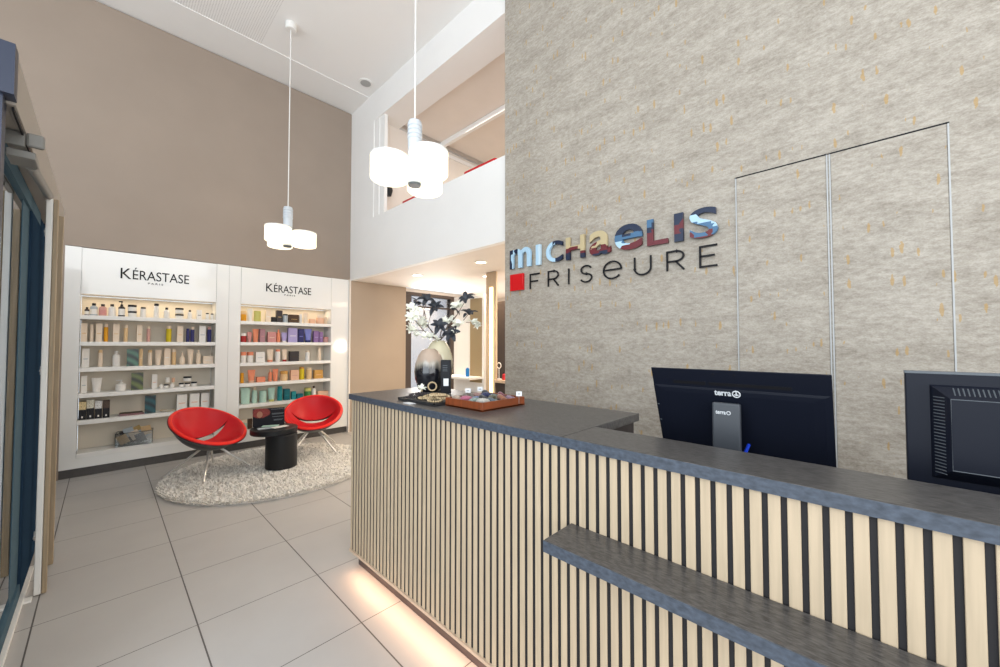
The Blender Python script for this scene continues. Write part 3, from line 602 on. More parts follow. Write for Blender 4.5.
B().box((-.06, -.04, .0), (-.03, .04, .42), .004).link('stand_column', 'blackpl', m2); B().box((-.12, -.12, 0), (.08, .12, .012), .004).link('stand_foot', 'blackpl', m2)
tag(B().tube([(1.60, -.335, 1.07), (1.575, -.35, 1.055), (1.57, -.40, 1.045), (1.58, -.46, 1.05)], .004, 8).link('monitor_cable', 'vent'), 'grey cable hanging under the boxy monitor', 'cable')

# ================================================================== WALL LETTERING
WF = lambda a, o, z: Vector((-.012-o, -a, z))     # a measured to the viewer's right (towards -Y)
sg = thing('wall_lettering', 'large thick glossy multicoloured letters, upper line on the grey wall', 'sign', (XW, 0, 0))
def patch_mat(name, cols, ang, horiz, start, span, sc=14):
    m, t, b_ = nt(name); tc = N(t, 'ShaderNodeTexCoord'); s3 = N(t, 'ShaderNodeSeparateXYZ'); c3 = N(t, 'ShaderNodeCombineXYZ'); t.links.new(tc.outputs['Object'], s3.inputs[0]); t.links.new(s3.outputs[1], c3.inputs[0]); t.links.new(s3.outputs[2], c3.inputs[1])
    mp = N(t, 'ShaderNodeMapping'); mp.inputs['Scale'].default_value = (sc, sc*.8, 1); mp.inputs['Location'].default_value = (ang, ang*1.7, 0)
    t.links.new(c3.outputs[0], mp.inputs[0]); v = N(t, 'ShaderNodeTexVoronoi', voronoi_dimensions='2D'); v.distance = 'CHEBYCHEV'; v.inputs['Scale'].default_value = 1; t.links.new(mp.outputs[0], v.inputs[0])
    sp = N(t, 'ShaderNodeSeparateColor'); t.links.new(v.outputs['Color'], sp.inputs[0]); r = N(t, 'ShaderNodeValToRGB'); r.color_ramp.interpolation = 'CONSTANT'
    e = r.color_ramp.elements; e[0].position = 0; e[0].color = (*cols[0], 1); e[1].position = 1/len(cols); e[1].color = (*cols[1], 1)
    for i, c in enumerate(cols[2:], 2): q = e.new(i/len(cols)); q.color = (*c, 1)
    g = M_(t, 'MULTIPLY', M_(t, 'SUBTRACT', start, s3.outputs[1 if horiz else 2]), 1/span)
    g = M_(t, 'ADD', g, M_(t, 'MULTIPLY', M_(t, 'SUBTRACT', sp.outputs[0], .5), .45))
    t.links.new(g, r.inputs[0]); t.links.new(r.outputs[0], b_.inputs['Base Color']); b_.inputs['Roughness'].default_value = .3; b_.inputs['Specular IOR Level'].default_value = .3
    return m
NV, SK, BG, BU, MB = (.012, .022, .055), (.42, .62, .78), (.50, .41, .24), (.13, .015, .022), (.06, .15, .27)
LT = [('m', 2.552, 2.284, 2.205, 2.395, [NV, SK, SK, SK]), ('I', 2.223, 2.168, 2.20, 2.39, [SK, (.55, .70, .80)]), ('C', 2.105, 1.926, 2.20, 2.39, [SK, NV]), ('H', 1.888, 1.702, 2.195, 2.39, [BG, BG, BU, NV]), ('a', 1.655, 1.465, 2.19, 2.39, [BG, BG, BU, NV]),
      ('e', 1.429, 1.205, 2.19, 2.39, [NV, MB, SK, BU]), ('L', 1.169, 1.019, 2.19, 2.385, [MB, NV, BU, BU]), ('I', .974, .914, 2.185, 2.385, [NV, BU, NV]), ('S', .872, .697, 2.18, 2.385, [NV, SK, MB, BU])]
for i, (c, y0, y1, za, zb, cols) in enumerate(LT):
    text('letter', c, (-y0, -y1, za, zb), WF, patch_mat('glossy patches %d' % i, cols, i*.7, i in (0, 1, 2), y0 if i in (0, 1, 2) else zb, (y0-y1) if i in (0, 1, 2) else zb-za), sg, .022, .018)
sf = thing('wall_lettering', 'thin black letters of the lower line with a red square before them', 'sign', (XW, 0, 0))
# thin letters as strokes
def arc(cx, cy, rx, ry, a0, a1, n=14): return [(cx+rx*math.cos(math.radians(a0+(a1-a0)*k/n)), cy+ry*math.sin(math.radians(a0+(a1-a0)*k/n))) for k in range(n+1)]
ST = {'F': [[(1, 1), (0, 1), (0, 0)], [(0, .52), (.82, .52)]], 'R': [[(0, 0), (0, 1), (.55, 1)]+arc(.55, .74, .42, .26, 90, -90)+[(0, .48)], [(.5, .48), (1, 0)]], 'I': [[(.5, 0), (.5, 1)]],
      'S': [arc(.5, .75, .44, .25, 20, 270, 16)+arc(.5, .25, .48, .25, 90, -160, 16)], 'e': [[(.04, .52), (.97, .52)]+arc(.5, .5, .48, .5, 5, 320, 22)], 'U': [[(0, 1), (0, .36)]+arc(.5, .36, .5, .36, 180, 360, 16)+[(1, 1)]],
      'E': [[(1, 1), (0, 1), (0, 0), (1, 0)], [(0, .52), (.86, .52)]]}
for c, y0, y1 in (('F', 2.311, 2.184), ('R', 2.098, 1.973), ('I', 1.879, 1.862), ('S', 1.758, 1.636), ('e', 1.545, 1.372), ('U', 1.28, 1.143), ('R', 1.037, .909), ('E', .818, .7)):
    b = B(); sw = .0065; za, zb = 1.980+sw, 2.130-sw
    for st_ in ST[c]:
        p2 = [Vector(((-y0+sw)+(y0-y1-2*sw)*a if c != 'I' else -(y0+y1)/2, za+(zb-za)*q)) for a, q in st_]
        L = len(p2); rows = []
        for i, p in enumerate(p2):
            d1 = (p-p2[i-1]).normalized() if i else (p2[1]-p).normalized(); d2 = (p2[i+1]-p).normalized() if i < L-1 else d1
            nn = Vector((-(d1.y+d2.y), d1.x+d2.x)); nn.normalize(); cs = max(.5, nn.dot(Vector((-d1.y, d1.x)))); e = 0
            q = p - d1*sw*.0; k = sw/cs
            rows.append([WF(*x) for x in ((q.x+nn.x*k, 0, q.y+nn.y*k), (q.x+nn.x*k, .008, q.y+nn.y*k), (q.x-nn.x*k, .008, q.y-nn.y*k), (q.x-nn.x*k, 0, q.y-nn.y*k))])
        b.loft(rows)
    b.link('letter', 'ink', sf)
B().box((-.030, 2.386, 1.988), (-.003, 2.553, 2.150), .002).link('red_square', 'redgl', sf)

# ================================================================== CHAIRS
def tub_chair(label, loc, face):
    t = thing('tub_chair', label, 'chair', (loc[0], loc[1], .036), face, 'red tub chairs on the shag rug')
    A_, Bh, tl, D, zc = .380, .362, math.radians(28), .185, .522
    u_ = Vector((math.cos(tl), 0, -math.sin(tl))); n_ = Vector((math.sin(tl), 0, math.cos(tl))); c0 = Vector((0, 0, zc))
    def S(u, v, extra=0.0, k=1.0):
        r = min(1.0, math.hypot(u/A_, v/Bh)); w = max(0, 1-(r/.90)**2.6) if r < .90 else 0
        lip = -.012*max(0, (r-.90)/.10)
        p = c0 + u_*u*k + Vector((0, v*k, 0)) - n_*(D*w+extra*(1 if r < .9 else (1-r)/.1*.9+.1)) + n_*lip
        return p
    vm = .80*Bh
    def rows(seg, extra=0.0, k=1.0, NV_=44, NU=22, hk=.036):
        out = []
        for i in range(NV_+1):
            v = -math.cos(PI*i/NV_)*Bh*.9995; U = A_*math.sqrt(max(0, 1-(v/Bh)**2))
            g = max(0, 1-(v/vm)**2); uc = .000-.07*(1-g); h = hk*g
            uc = max(-U, min(U, uc)); 
            if seg == 0: a, c = -U, max(-U, uc-h)
            else: a, c = min(U, uc+h), U
            row = []
            for j in range(NU+1):
                f = j/NU; f = (1-math.cos(PI*f))/2
                row.append(S(a+(c-a)*f, v, extra, k))
            out.append(row)
        return out
    for nm, seg, m, ex, th_ in (('backrest', 0, 'red', 0, .012), ('seat', 1, 'red', 0, .012), ('outer_shell', 0, 'darkshell', .055, .010), ('outer_shell', 1, 'darkshell', .055, .010)):
        b = B().grid(rows(seg, ex, 1.0 if nm != 'outer_shell' else 1.004, hk=.036 if nm != 'outer_shell' else .085)); bmesh.ops.remove_doubles(b.bm, verts=b.bm.verts, dist=.0004)
        o = b.link(nm, m, t, math.radians(60)); md = o.modifiers.new('thick', 'SOLIDIFY'); md.thickness = th_; md.offset = 0
    ring = []
    b = B(); R2 = []
    for k in range(64):
        a = 2*PI*k/64; R2.append([S(A_*q*math.cos(a), Bh*q*math.sin(a))+n_*z_ for q, z_ in ((1.0, .004), (.985, .013), (.93, .013), (.885, .0))])
    R2.append(R2[0]); b.grid(R2); b.link('rim', 'redlip_lit', t, SM)
    hub = S(.0, 0, .03)
    zb = .285
    B().lathe([(0, zb-.02), (.10, zb-.02), (.13, zb+.012), (.12, zb+.03), (0, zb+.03)], c=(.01, 0, 0), n=28).link('base_plate', 'darkshell', t, SM)
    for k in range(4):
        a = math.radians(45+90*k); p0 = Vector((.01+.07*math.cos(a), .07*math.sin(a), zb-.012)); p1 = Vector((.39*math.cos(a), .39*math.sin(a), .004))
        B().tube([p0, p1], [.0125, .010], 10).link('leg', 'chrome', t, SM)
    return t
tub_chair('red tub chair in front of the shelves with neatly stacked boxes, nearer the door', (.84, 5.335), math.radians(300))
tub_chair('red tub chair with white slit in back, between round table and counter', (1.99, 5.42), math.radians(248))

# ================================================================== SIDE TABLE with poster and magazines
tb = thing('side_table', 'round black side table with drum base between the red chairs', 'table', (1.475, 5.00, .025))
B().cyl((-.045, .12), .247, .385, .445, 48, .006).link('table_top', 'blackmat', tb, SM)
B().cyl((0, 0), .165, 0, .385, 40, .004).link('drum_base', 'blackmat', tb, SM)
TZ = .471
t = thing('poster_stand', 'black tabletop poster card with red haired model and pale text', 'poster', (1.405, 5.25, TZ), math.radians(-16))
def hair_mat():
    m, t_, b_ = nt('poster print'); tc = N(t_, 'ShaderNodeTexCoord'); s = N(t_, 'ShaderNodeSeparateXYZ'); t_.links.new(tc.outputs['Object'], s.inputs[0])
    nz = N(t_, 'ShaderNodeTexNoise'); nz.inputs['Scale'].default_value = 38; nz.inputs['Distortion'].default_value = 2; t_.links.new(tc.outputs['Object'], nz.inputs[0])
    def blob(cx, cz, rx, rz):
        a = M_(t_, 'DIVIDE', M_(t_, 'SUBTRACT', s.outputs[0], cx), rx); c = M_(t_, 'DIVIDE', M_(t_, 'SUBTRACT', s.outputs[2], cz), rz)
        return M_(t_, 'ADD', M_(t_, 'MULTIPLY', a, a), M_(t_, 'MULTIPLY', c, c))
    hair = M_(t_, 'LESS_THAN', M_(t_, 'ADD', blob(-.085, .165, .10, .065), M_(t_, 'MULTIPLY', nz.outputs[0], 1.0)), 1.4)
    facem = M_(t_, 'LESS_THAN', blob(-.095, .145, .030, .038), 1.0)
    c = mixc(t_, hair, (.012, .012, .018), mixc(t_, nz.outputs[0], (.05, .008, .008), (.42, .09, .08)))
    t_.links.new(mixc(t_, facem, c, (.40, .20, .13)), b_.inputs['Base Color']); b_.inputs['Roughness'].default_value = .6; b_.inputs['Specular IOR Level'].default_value = .2; return m
B().box((-.165, -.002, 0), (.165, .004, .215)).link('print', hair_mat(), t)
b = B()
for z, a, c in ((.195, .02, .155), (.145, .03, .16), (.135, .03, .15), (.105, .035, .16), (.07, .05, .15), (.06, .05, .14)): b.box((a, -.0032, z), (c, -.0018, z+.007))
b.link('text_lines', 'vent', t)
B().box((-.16, .004, 0), (.16, .06, .006)).link('foot', 'blackmat', t)
for k, (x, y_, rz, c, lab) in enumerate(((1.34, 5.12, -.1, 'grey', 'pale magazine lying left on the black table'), (1.47, 5.06, .25, 'white', 'white leaflet lying in front of the poster'), (1.40, 5.165, -.45, 'mint', 'greenish folded leaflet tucked before the poster foot'))):
    q = tag(B().box((-.085, -.045, 0), (.085, .045, .005), .001).link('leaflet', cmat(C_[c])), lab, 'leaflet', 'leaflets on the side table'); q.location = (x, y_, TZ+.0005+.0055*(k % 3)); q.rotation_euler = (0, 0, rz)

# ================================================================== RUG
rg = thing('shag_rug', 'round pale grey shag rug under the red chairs and table', 'rug', (1.44, 5.03, 0))
RR = 1.04
B().cyl((0, 0), RR, .001, .012, 72).link('backing', 'backing', rg)
random.seed(3); vs, fs = [], []
for k in range(21000):
    r = (RR+.01)*math.sqrt(random.random()); a = random.random()*2*PI; x, y_ = r*math.cos(a), r*math.sin(a)
    h = random.uniform(.018, .034); ln = random.uniform(.010, .036); da = random.random()*2*PI if r < RR-.04 else a+random.uniform(-.9, .9)
    dx, dy = math.cos(da)*ln, math.sin(da)*ln; w = random.uniform(.0035, .006); px_, py_ = -math.sin(da)*w, math.cos(da)*w
    i = len(vs)
    vs += [(x-px_, y_-py_, .010), (x+px_, y_+py_, .010), (x+dx*.4+px_*1.2, y_+dy*.4+py_*1.2, h*.75), (x+dx*.4-px_*1.2, y_+dy*.4-py_*1.2, h*.75), (x+dx+px_*.5, y_+dy+py_*.5, h), (x+dx-px_*.5, y_+dy-py_*.5, h)]
    fs += [(i, i+1, i+2, i+3), (i+3, i+2, i+4, i+5)]
me = bpy.data.meshes.new('pile'); me.from_pydata(vs, [], fs); me.materials.append(MT['pile']); o = bpy.data.objects.new('pile', me); COL.objects.link(o); o.parent = rg; o['kind'] = 'stuff'

# ================================================================== PENDANTS
def pendant(label, x, y, phase):
    t = thing('pendant_lamp', label, 'lamp', (x, y, 2.62), 0, 'three drum pendant lamps')
    B().cyl((0, 0), .062, ZC+.02-2.62-.085, ZC+.02-2.62, 24, .006).link('ceiling_canopy', 'shelf', t, SM)
    B().tube([(0, 0, .50), (0, 0, ZC-.06-2.62)], .0055, 8).link('cable', 'shelf', t)
    pr = [(0, .03), (.05, .03), (.05, .33)]
    for k in range(4): z = .36+k*.032; pr += [(.05, z), (.054, z+.003), (.054, z+.020), (.047, z+.023), (.047, z+.028)]
    pr += [(.05, .49), (.045, .50), (0, .50)]
    B().lathe(pr, n=28).link('stem', 'lampmetal', t, SM)
    B().cyl((0, 0), .046, .016, .030, 24).link('bottom_cap', 'vent', t)
    for k in range(3):
        a = phase+2*PI*k/3; cx, cy = .178*math.cos(a), .178*math.sin(a)
        s = B().cyl((cx, cy), .136, .038, .205, 40, .008).link('lamp_shade', 'lampw', t, SM)
        B().lathe([(.138, .198), (.138, .212), (.126, .214), (0, .214)], c=(cx, cy, 0), n=40).link('shade_top', 'shelf', s, SM)
    return t
pendant('larger looking pendant lamp of three glowing drums hanging near the gallery parapet', 1.575, 2.40, math.radians(30))
pendant('distant pendant lamp of three glowing drums hanging before the taupe wall', 1.515, 5.03, math.radians(100))
t = thing('ceiling_speaker', 'small round grille recessed in the white ceiling', 'speaker', (2.655, 5.37, 5.385)); B().cyl((0, 0), .10, 0, .016, 32, .004).link('ring', 'shelf', t, SM); B().cyl((0, 0), .075, -.003, .004, 32).link('grille', mat('pale grille', (.42, .41, .39), .6), t)

# ================================================================== DOWNLIGHTS under the gallery
for px_, py_, r, lab in ((417, 275, .065, 'round ceiling downlight nearest the tan wall corner'), (481, 262, .065, 'round ceiling downlight close to the grey wall'), (431, 285, .035, 'tiny ceiling downlight above the magnolia branches'), (486, 276, .05, 'dim ceiling downlight behind the brightest one')):
    P = onZ(px_, py_, 2.53)
    t = thing('downlight', lab, 'ceiling light', (P.x, P.y, 2.529), 0, 'downlights under the gallery')
    B().lathe([(r, 0), (r*1.35, 0), (r*1.35, -.006), (r, -.008), (r, 0)], n=28).link('ring', 'shelf', t, SM); B().cyl((0, 0), r, -.004, 0, 24).link('diffuser', 'spot', t)
    l = bpy.data.lights.new('downlight_beam', 'SPOT'); l.energy = 70 if r > .04 else 25; l.color = (1, .78, .52); l.spot_size = 2.2; l.spot_blend = .8; l.shadow_soft_size = .06
    lo = bpy.data.objects.new('downlight_beam', l); COL.objects.link(lo); lo.location = (P.x, P.y, 2.51)
area('back_room_light', (5.0, 3.0, 2.50), (4.9, 3.0, 0), 2.0, 3.0, 130, (1, .82, .62))
area('gallery_light', (4.8, 3.0, 4.95), (4.8, 3.0, 0), 2.2, 3.4, 50, (1, .88, .74))

l = bpy.data.lights.new('salon_hidden_fill', 'POINT'); l.energy = 60; l.color = (1, .85, .68); l.shadow_soft_size = .15  # unseen fill, added behind the grey wall to brighten the low ceiling
lo = bpy.data.objects.new('salon_hidden_fill', l); COL.objects.link(lo); lo.location = (4.6, 1.9, 1.4)
# ================================================================== BACK ROOM
mr = thing('styling_mirror', 'tall tinted salon mirror in a white frame behind the counter', 'mirror', (4.15, 4.6, 0))
ym0, ym1 = onX(482.5, 340, 4.15).y-4.6, onX(470, 340, 4.15).y-4.7
B().box((0, ym0, .85), (.03, ym1+.1, 2.2), .003).link('mirror_glass', 'mirror', mr)
b = B(); b.box((-.01, ym0-.05, .0), (.06, ym0, 2.26)); b.box((-.01, ym1+.1, .0), (.06, ym1+.5, 2.26)); b.box((-.01, ym0, 2.2), (.06, ym1+.1, 2.26)); b.box((-.01, ym0, .0), (.06, ym1+.1, .85)); b.link('frame', 'white', mr)
B().box((-.30, ym0-.02, .915), (-.01, ym1+.45, .95), .003).link('console_shelf', 'shelf', mr)
Pq = onX(467.5, 380, 4.0)
t = thing('spray_bottle', 'blue bottle on the white console before the mirror', 'bottle', (4.0, Pq.y, .9505)); B().lathe([(0, 0), (.028, 0), (.03, .01), (.03, .12), (.012, .14), (0, .14)], n=16).link('body', cmat((.02, .18, .50)), t, SM); B().lathe([(0, .14), (.014, .14), (.014, .17), (0, .17)], n=12).link('cap', 'shelf', t)
lc = thing('light_column', 'floor to ceiling pale wood column with glowing strip', 'column light', (3.95, 4.0, 0))
y0_, y1_ = onX(496, 340, 3.95).y-4.0, onX(486, 340, 3.95).y-4.0
B().box((0, y0_, 0), (.03, y1_, 2.525), .003).link('column', mat('pale wood column', (.62, .47, .32), .5, vary=.06, scale=8), lc)
ys0, ys1 = onX(493, 340, 3.95).y-4.0, onX(490, 340, 3.95).y-4.0
B().box((-.012, ys0, .1), (.002, ys1, 2.30), .003).link('light_strip', 'ledcol', lc)
cb = thing('dark_cabinet', 'tall dark brown cabinet between the glowing column and grey wall', 'cabinet', (4.40, 3.45, 0))
B().box((0, .0, 0), (.5, .85, 2.15), .004).link('body', 'brownc', cb); B().box((-.015, .42, .05), (-.001, .84, 2.12), .003).link('door', 'brownc', cb); B().box((-.03, .44, 1.0), (-.015, .455, 1.2), .003).link('handle', 'alu', cb)
cs = thing('wall_console', 'small cream console ledge with dark brown front near the grey wall', 'console', (3.9, 3.45, 0))
B().box((0, -.3, .91), (.30, .45, .95), .003).link('top', 'lip', cs); B().box((.02, -.28, 0), (.28, .43, .91), .003).link('body', 'brownc', cs)
Pq = onX(499, 358, 4.0)
t = thing('dryer_holder', 'white wire ring holder standing on the cream console', 'holder', (4.0, Pq.y, .9505)); B().cyl((0, 0), .035, 0, .01, 20).link('foot', 'shelf', t); B().tube([(0, 0, .01), (0, 0, .16)], .005, 8).link('rod', 'shelf', t); B().torus((0, 0, .20), .04, .007, 24, 8, PI/2, 'Y').link('ring', 'shelf', t, SM)
# styling chair glimpsed beyond the vase
t = thing('styling_chair', 'black salon chair half hidden behind the tall vase', 'chair', (3.35, 4.35, 0), .6)
B().box((-.24, -.24, .44), (.24, .24, .54), .03).link('seat', 'blackpl', t, SM); B().box((-.24, .20, .54), (.24, .27, .98), .025).link('backrest', 'blackpl', t, SM)
for s in (-1, 1): B().tube([(s*.25, .22, .55), (s*.27, .1, .72), (s*.27, -.15, .72), (s*.25, -.2, .5)], .02, 8).link('armrest', 'blackpl', t, SM)
B().cyl((0, 0), .035, .03, .44, 20).link('column', 'chrome', t); B().cyl((0, 0), .27, 0, .03, 36, .008).link('base', 'chrome', t, SM)

# ================================================================== GALLERY SEATS AND FITTING
for x, ya_, yb_, lab in ((3.02, 3.55, 3.0, 'red seat back peeking over the parapet near the grey wall'), (3.02, 4.95, 4.55, 'red seat back peeking over the parapet behind the pendant'),):
    w = (ya_-yb_)/2; t = thing('gallery_seat', lab, 'seat', (x+.06, (ya_+yb_)/2, 2.60), 0, 'red seats on the gallery')
    B().box((-.05, -w, .38), (.05, w, .985), .02).link('backrest', 'red', t, SM); B().box((.05, -w, .34), (.5, w, .45), .03).link('seat', 'red', t, SM)
    for a in (-.0, .45):
        for c in (-w+.05, w-.05): B().tube([(a, c, 0), (a, c, .36)], .015, 8).link('leg', 'chrome', t)
t = thing('wall_fitting', 'dark rounded fitting at the gallery end behind left drum', 'fitting', (3.02, 5.33, 3.86))
B().lathe([(0, -.10), (.05, -.09), (.075, 0), (.05, .09), (0, .10)], n=20, sy=.8).link('hood', 'blackmat', t, SM); B().box((-.02, .05, -.03), (.02, .089, .03)).link('bracket', 'blackmat', t)

# ================================================================== ENTRANCE LOBBY (left)
lb = thing('entrance_lobby', 'navy and glass entrance lobby with taupe header at the left edge', 'entrance lobby', (-.25, 2.5, 0))
def LB(a, c): return (a[0]+.25, a[1]-2.5, a[2]), (c[0]+.25, c[1]-2.5, c[2])
b = B(); b.box(*LB((-1.99, 2.13, 2.335), (-.236, 2.20, 2.515))); b.link('navy_header', 'navy', lb)
B().box(*LB((-1.99, 2.15, 0), (-.262, 2.22, 2.335))).link('navy_panel', 'navy', lb)
B().box(*LB((-.262, 2.20, 2.325), (-.238, 3.50, 2.510)), .002).link('header_board', 'taupe', lb)
B().box(*LB((-.262, 3.50, 2.335), (-.238, 4.55, 2.510)), .002).link('header_board', 'taupe', lb)
B().box(*LB((-1.99, 2.20, 2.46), (-.262, 4.55, 2.51))).link('roof', 'taupe', lb)
B().box(*LB((-.250, 2.22, 2.312), (-.244, 3.3, 2.325))).link('track_slot', 'ink', lb)
B().box(*LB((-.330, 2.20, 2.33), (-.262, 4.5, 2.345)), .002).link('transom', 'taupe', lb)
# door leaf: frame of blue grey metal with a pane
df = B(); df.box(*LB((-.335, 2.26, .03), (-.305, 2.34, 2.30))); df.box(*LB((-.345, 3.24, .03), (-.316, 3.50, 2.30))); df.box(*LB((-.335, 2.26, 2.24), (-.305, 3.9, 2.32))); df.box(*LB((-.335, 2.26, .03), (-.305, 3.5, .10)))
dl = df.link('door_leaf', 'teal', lb)
B().box(*LB((-.340, 3.50, .024), (-.306, 4.25, 2.30)), .003).link('door_stile', 'stile', dl)
B().box(*LB((-.322, 2.34, .10), (-.318, 3.24, 2.24))).link('pane', 'doorglass', dl)
B().box(*LB((-.345, 2.25, .0), (-.288, 3.95, .020)), .002).link('threshold', 'shelf', lb)
B().box(*LB((-.318, 4.25, .05), (-.312, 5.6, 2.33))).link('side_pane', 'doorglass', lb)
B().box(*LB((-.325, 4.62, 0), (-.300, 4.85, 2.335)), .002).link('mullion', 'stile', lb)
cl = B().box(*LB((-.290, 2.47, 2.225), (-.212, 2.60, 2.256)), .004).link('door_closer', 'greym', lb)
B().box(*LB((-.310, 2.46, 2.268), (-.240, 2.475, 2.326)), .004).link('closer_bracket', 'greym', cl)
B().box(*LB((-.238, 2.455, 2.272), (-.188, 2.475, 2.330)), .008).link('closer_bracket', 'greym', cl)
B().tube([(.015, .10, 2.235), (.025, .70, 2.272)], .018, 12).link('closer_tube', 'greym', cl, SM)
for y_, z in ((3.62, 2.42), (4.15, 2.25), (4.15, 1.28), (4.1, .16)):
    q = B(); q.box(*LB((-.318, y_-.05, z-.006), (-.300, y_+.05, z+.006)), .002); q.box(*LB((-.318, y_-.008, z-.03), (-.300, y_+.008, z+.03)), .002); q.link('glass_clamp', 'alu', lb)
B().box(*LB((-.300, 3.44, .0), (-.258, 3.50, .012)), .003).link('floor_pivot', 'shelf', lb)
t = tag(B().box((-.256, 3.50, .006), (-.228, 3.54, 2.333), .004).link('door_post', 'shelf'), 'slim white metal post at the lobby door edge', 'post')
t = tag(B().box((-.227, 3.50, .006), (-.207, 3.54, 2.333), .003).link('door_post', 'post'), 'nearer oak door post with top beside white post', 'post')
t = tag(B().box((-.245, 3.93, .001), (-.208, 3.975, 2.333), .003).link('door_post', 'post'), 'farther oak door post standing before the white shelf unit', 'post')
# lobby inner wall
sbox('wall_left', (-2.12, 2.2, 0), (-2.01, 6.2, 2.50), 'taupe')

# ================================================================== ON THE COUNTER
CT = zt+.0006
def profv(h, r, mouth): return [(0, 0), (r*.55, 0), (r*.72, h*.05), (r*.95, h*.30), (r, h*.46), (r*.93, h*.66), (r*.74, h*.85), (r*.52, h*.955), (mouth, h), (mouth-.006, h-.004), (mouth-.006, h-.05), (0, h-.06)]
p = deep(429.5, 390, 2.70)
v1 = tag(B().lathe(profv(.30, .107, .035), n=40).link('vase', vase_mat('glazed black and sand', (.46, .35, .27), .12, .08), None, SM), 'shorter rounded vase, glossy black below and sandy brown on top', 'vase', ); v1.location = (p.x, p.y, CT)
p2_ = deep(438.5, 385, 2.93)
v2 = tag(B().lathe(profv(.36, .112, .04), n=40).link('vase', vase_mat('glazed black and ivory', (.66, .60, .42), .05), None, SM), 'taller ivory topped vase holding the magnolia branches, standing behind', 'vase'); v2.location = (p2_.x, p2_.y, CT)
pb = deep(446, 385, 2.60)
t = thing('card_terminal', 'small upright black box with white label beside the vases', 'box', (pb.x, pb.y, CT), TH*-1)
B().box((-.034, -.022, 0), (.034, .022, .225), .004).link('case', 'blackpl', t); B().box((-.014, -.0232, .05), (.020, -.0218, .10)).link('label', 'cardw', t); b = B(); [b.box((-.02, -.0228, .15+k*.012), (.012, -.0218, .153+k*.012)) for k in range(4)]; b.link('printed_text', 'vent', t)
# magnolia branches
mouth = Vector((p2_.x, p2_.y, CT+.355))
def blossom(c, r, n, up, m, name, parent, org, wf=.21, lo_=.45, hi_=1.2):
    b = B(); q = Vector(up).normalized().to_track_quat('Z', 'Y').to_matrix()
    for k in range(n):
        a = 2*PI*k/n+random.uniform(-.2, .2); op = random.uniform(lo_, hi_); L = r*random.uniform(.85, 1.15); W_ = L*wf; rows = []
        for i in range(6):
            f = i/5; el = math.pi/2-op*(.35+.65*f)*1.1; rad = L*f*math.cos(el)+.002; hh = L*f*math.sin(el)
            wd = W_*math.sin(PI*min(1, f*.86+.08))**.8
            rows.append([Vector(c)-org+q @ (Matrix.Rotation(a, 3, 'Z') @ Vector((rad, s*wd, hh+abs(s)*wd*.35))) for s in (-1, -.5, 0, .5, 1)])
        b.grid(rows)
    return b.link(name, m, parent, math.radians(70))
BR = [('leftmost magnolia branch, ivory blossoms spreading low', [(424, 331), (413, 318)], [(411, 308, 'w'), (412.5, 317, 'w'), (409, 329, 'w')], -.05),
      ('magnolia branch with dark leaves leaning upper left', [(427, 325), (424, 310)], [(418, 303, 'k'), (427, 299, 'k'), (423, 324, 'w')], .04),
      ('slender magnolia twig with one dark leaf cluster near top centre', [(428, 326), (431, 314)], [(436, 306, 'k')], .02),
      ('short magnolia twig just above the vase mouth', [(433, 337)], [(438.5, 325, 'k'), (430, 337, 'w')], -.06),
      ('magnolia branch with ivory blossoms right of centre', [(441, 332), (448, 318)], [(452, 308, 'k'), (458, 306, 'w'), (450, 321, 'w')], .06),
      ('tallest right magnolia branch ending in black leaves', [(445, 330), (457, 315)], [(467, 298, 'k'), (458, 325, 'w')], -.04),
      ('rightmost magnolia branch with pale blossom under dark leaves', [(447, 333), (462, 322)], [(473, 323, 'w'), (469.5, 313, 'k'), (452, 332, 'k')], .0)]
random.seed(11)
for lab, mid, heads, dz in BR:
    t = thing('magnolia_branch', lab, 'branch', mouth, 0, 'magnolia branches in the ivory vase'); D0 = 2.93
    base = Vector((random.uniform(-.018, .018), random.uniform(-.018, .018), -.16)); top0 = base*.6+Vector((0, 0, .10))
    ms = [deep(x, y_, D0+dz)-mouth for x, y_ in mid]
    b = B(); b.tube([base, Vector((base.x*.5, base.y*.5, .0))]+ms, [.005, .005]+[.0045, .004, .003][:len(ms)], 6)
    for x, y_, k in heads: b.tube([ms[-1] if y_ < 325 else ms[0], deep(x, y_, D0+dz)-mouth], [.003, .002], 5)
    b.link('stem', 'stem', t)
    for x, y_, k in heads:
        c = deep(x, y_+2, D0+dz+random.uniform(-.04, .04)); up = (random.uniform(-.6, .6)-.3, random.uniform(-.7, .1)-.3, random.uniform(.2, .9))
        if k == 'w':
            blossom(c, .062, 11, up, 'petal', 'blossom', t, mouth)
            for _ in range(2): blossom(c+Vector((random.uniform(-.05, .05), random.uniform(-.05, .05), random.uniform(-.055, .03))), .042, 8, (random.uniform(-.8, .8), random.uniform(-.8, 0), .6), 'petal', 'blossom', t, mouth)
        else: blossom(c, .072, 6, up, 'leaf', 'leaf_cluster', t, mouth, .27, .95, 1.5)
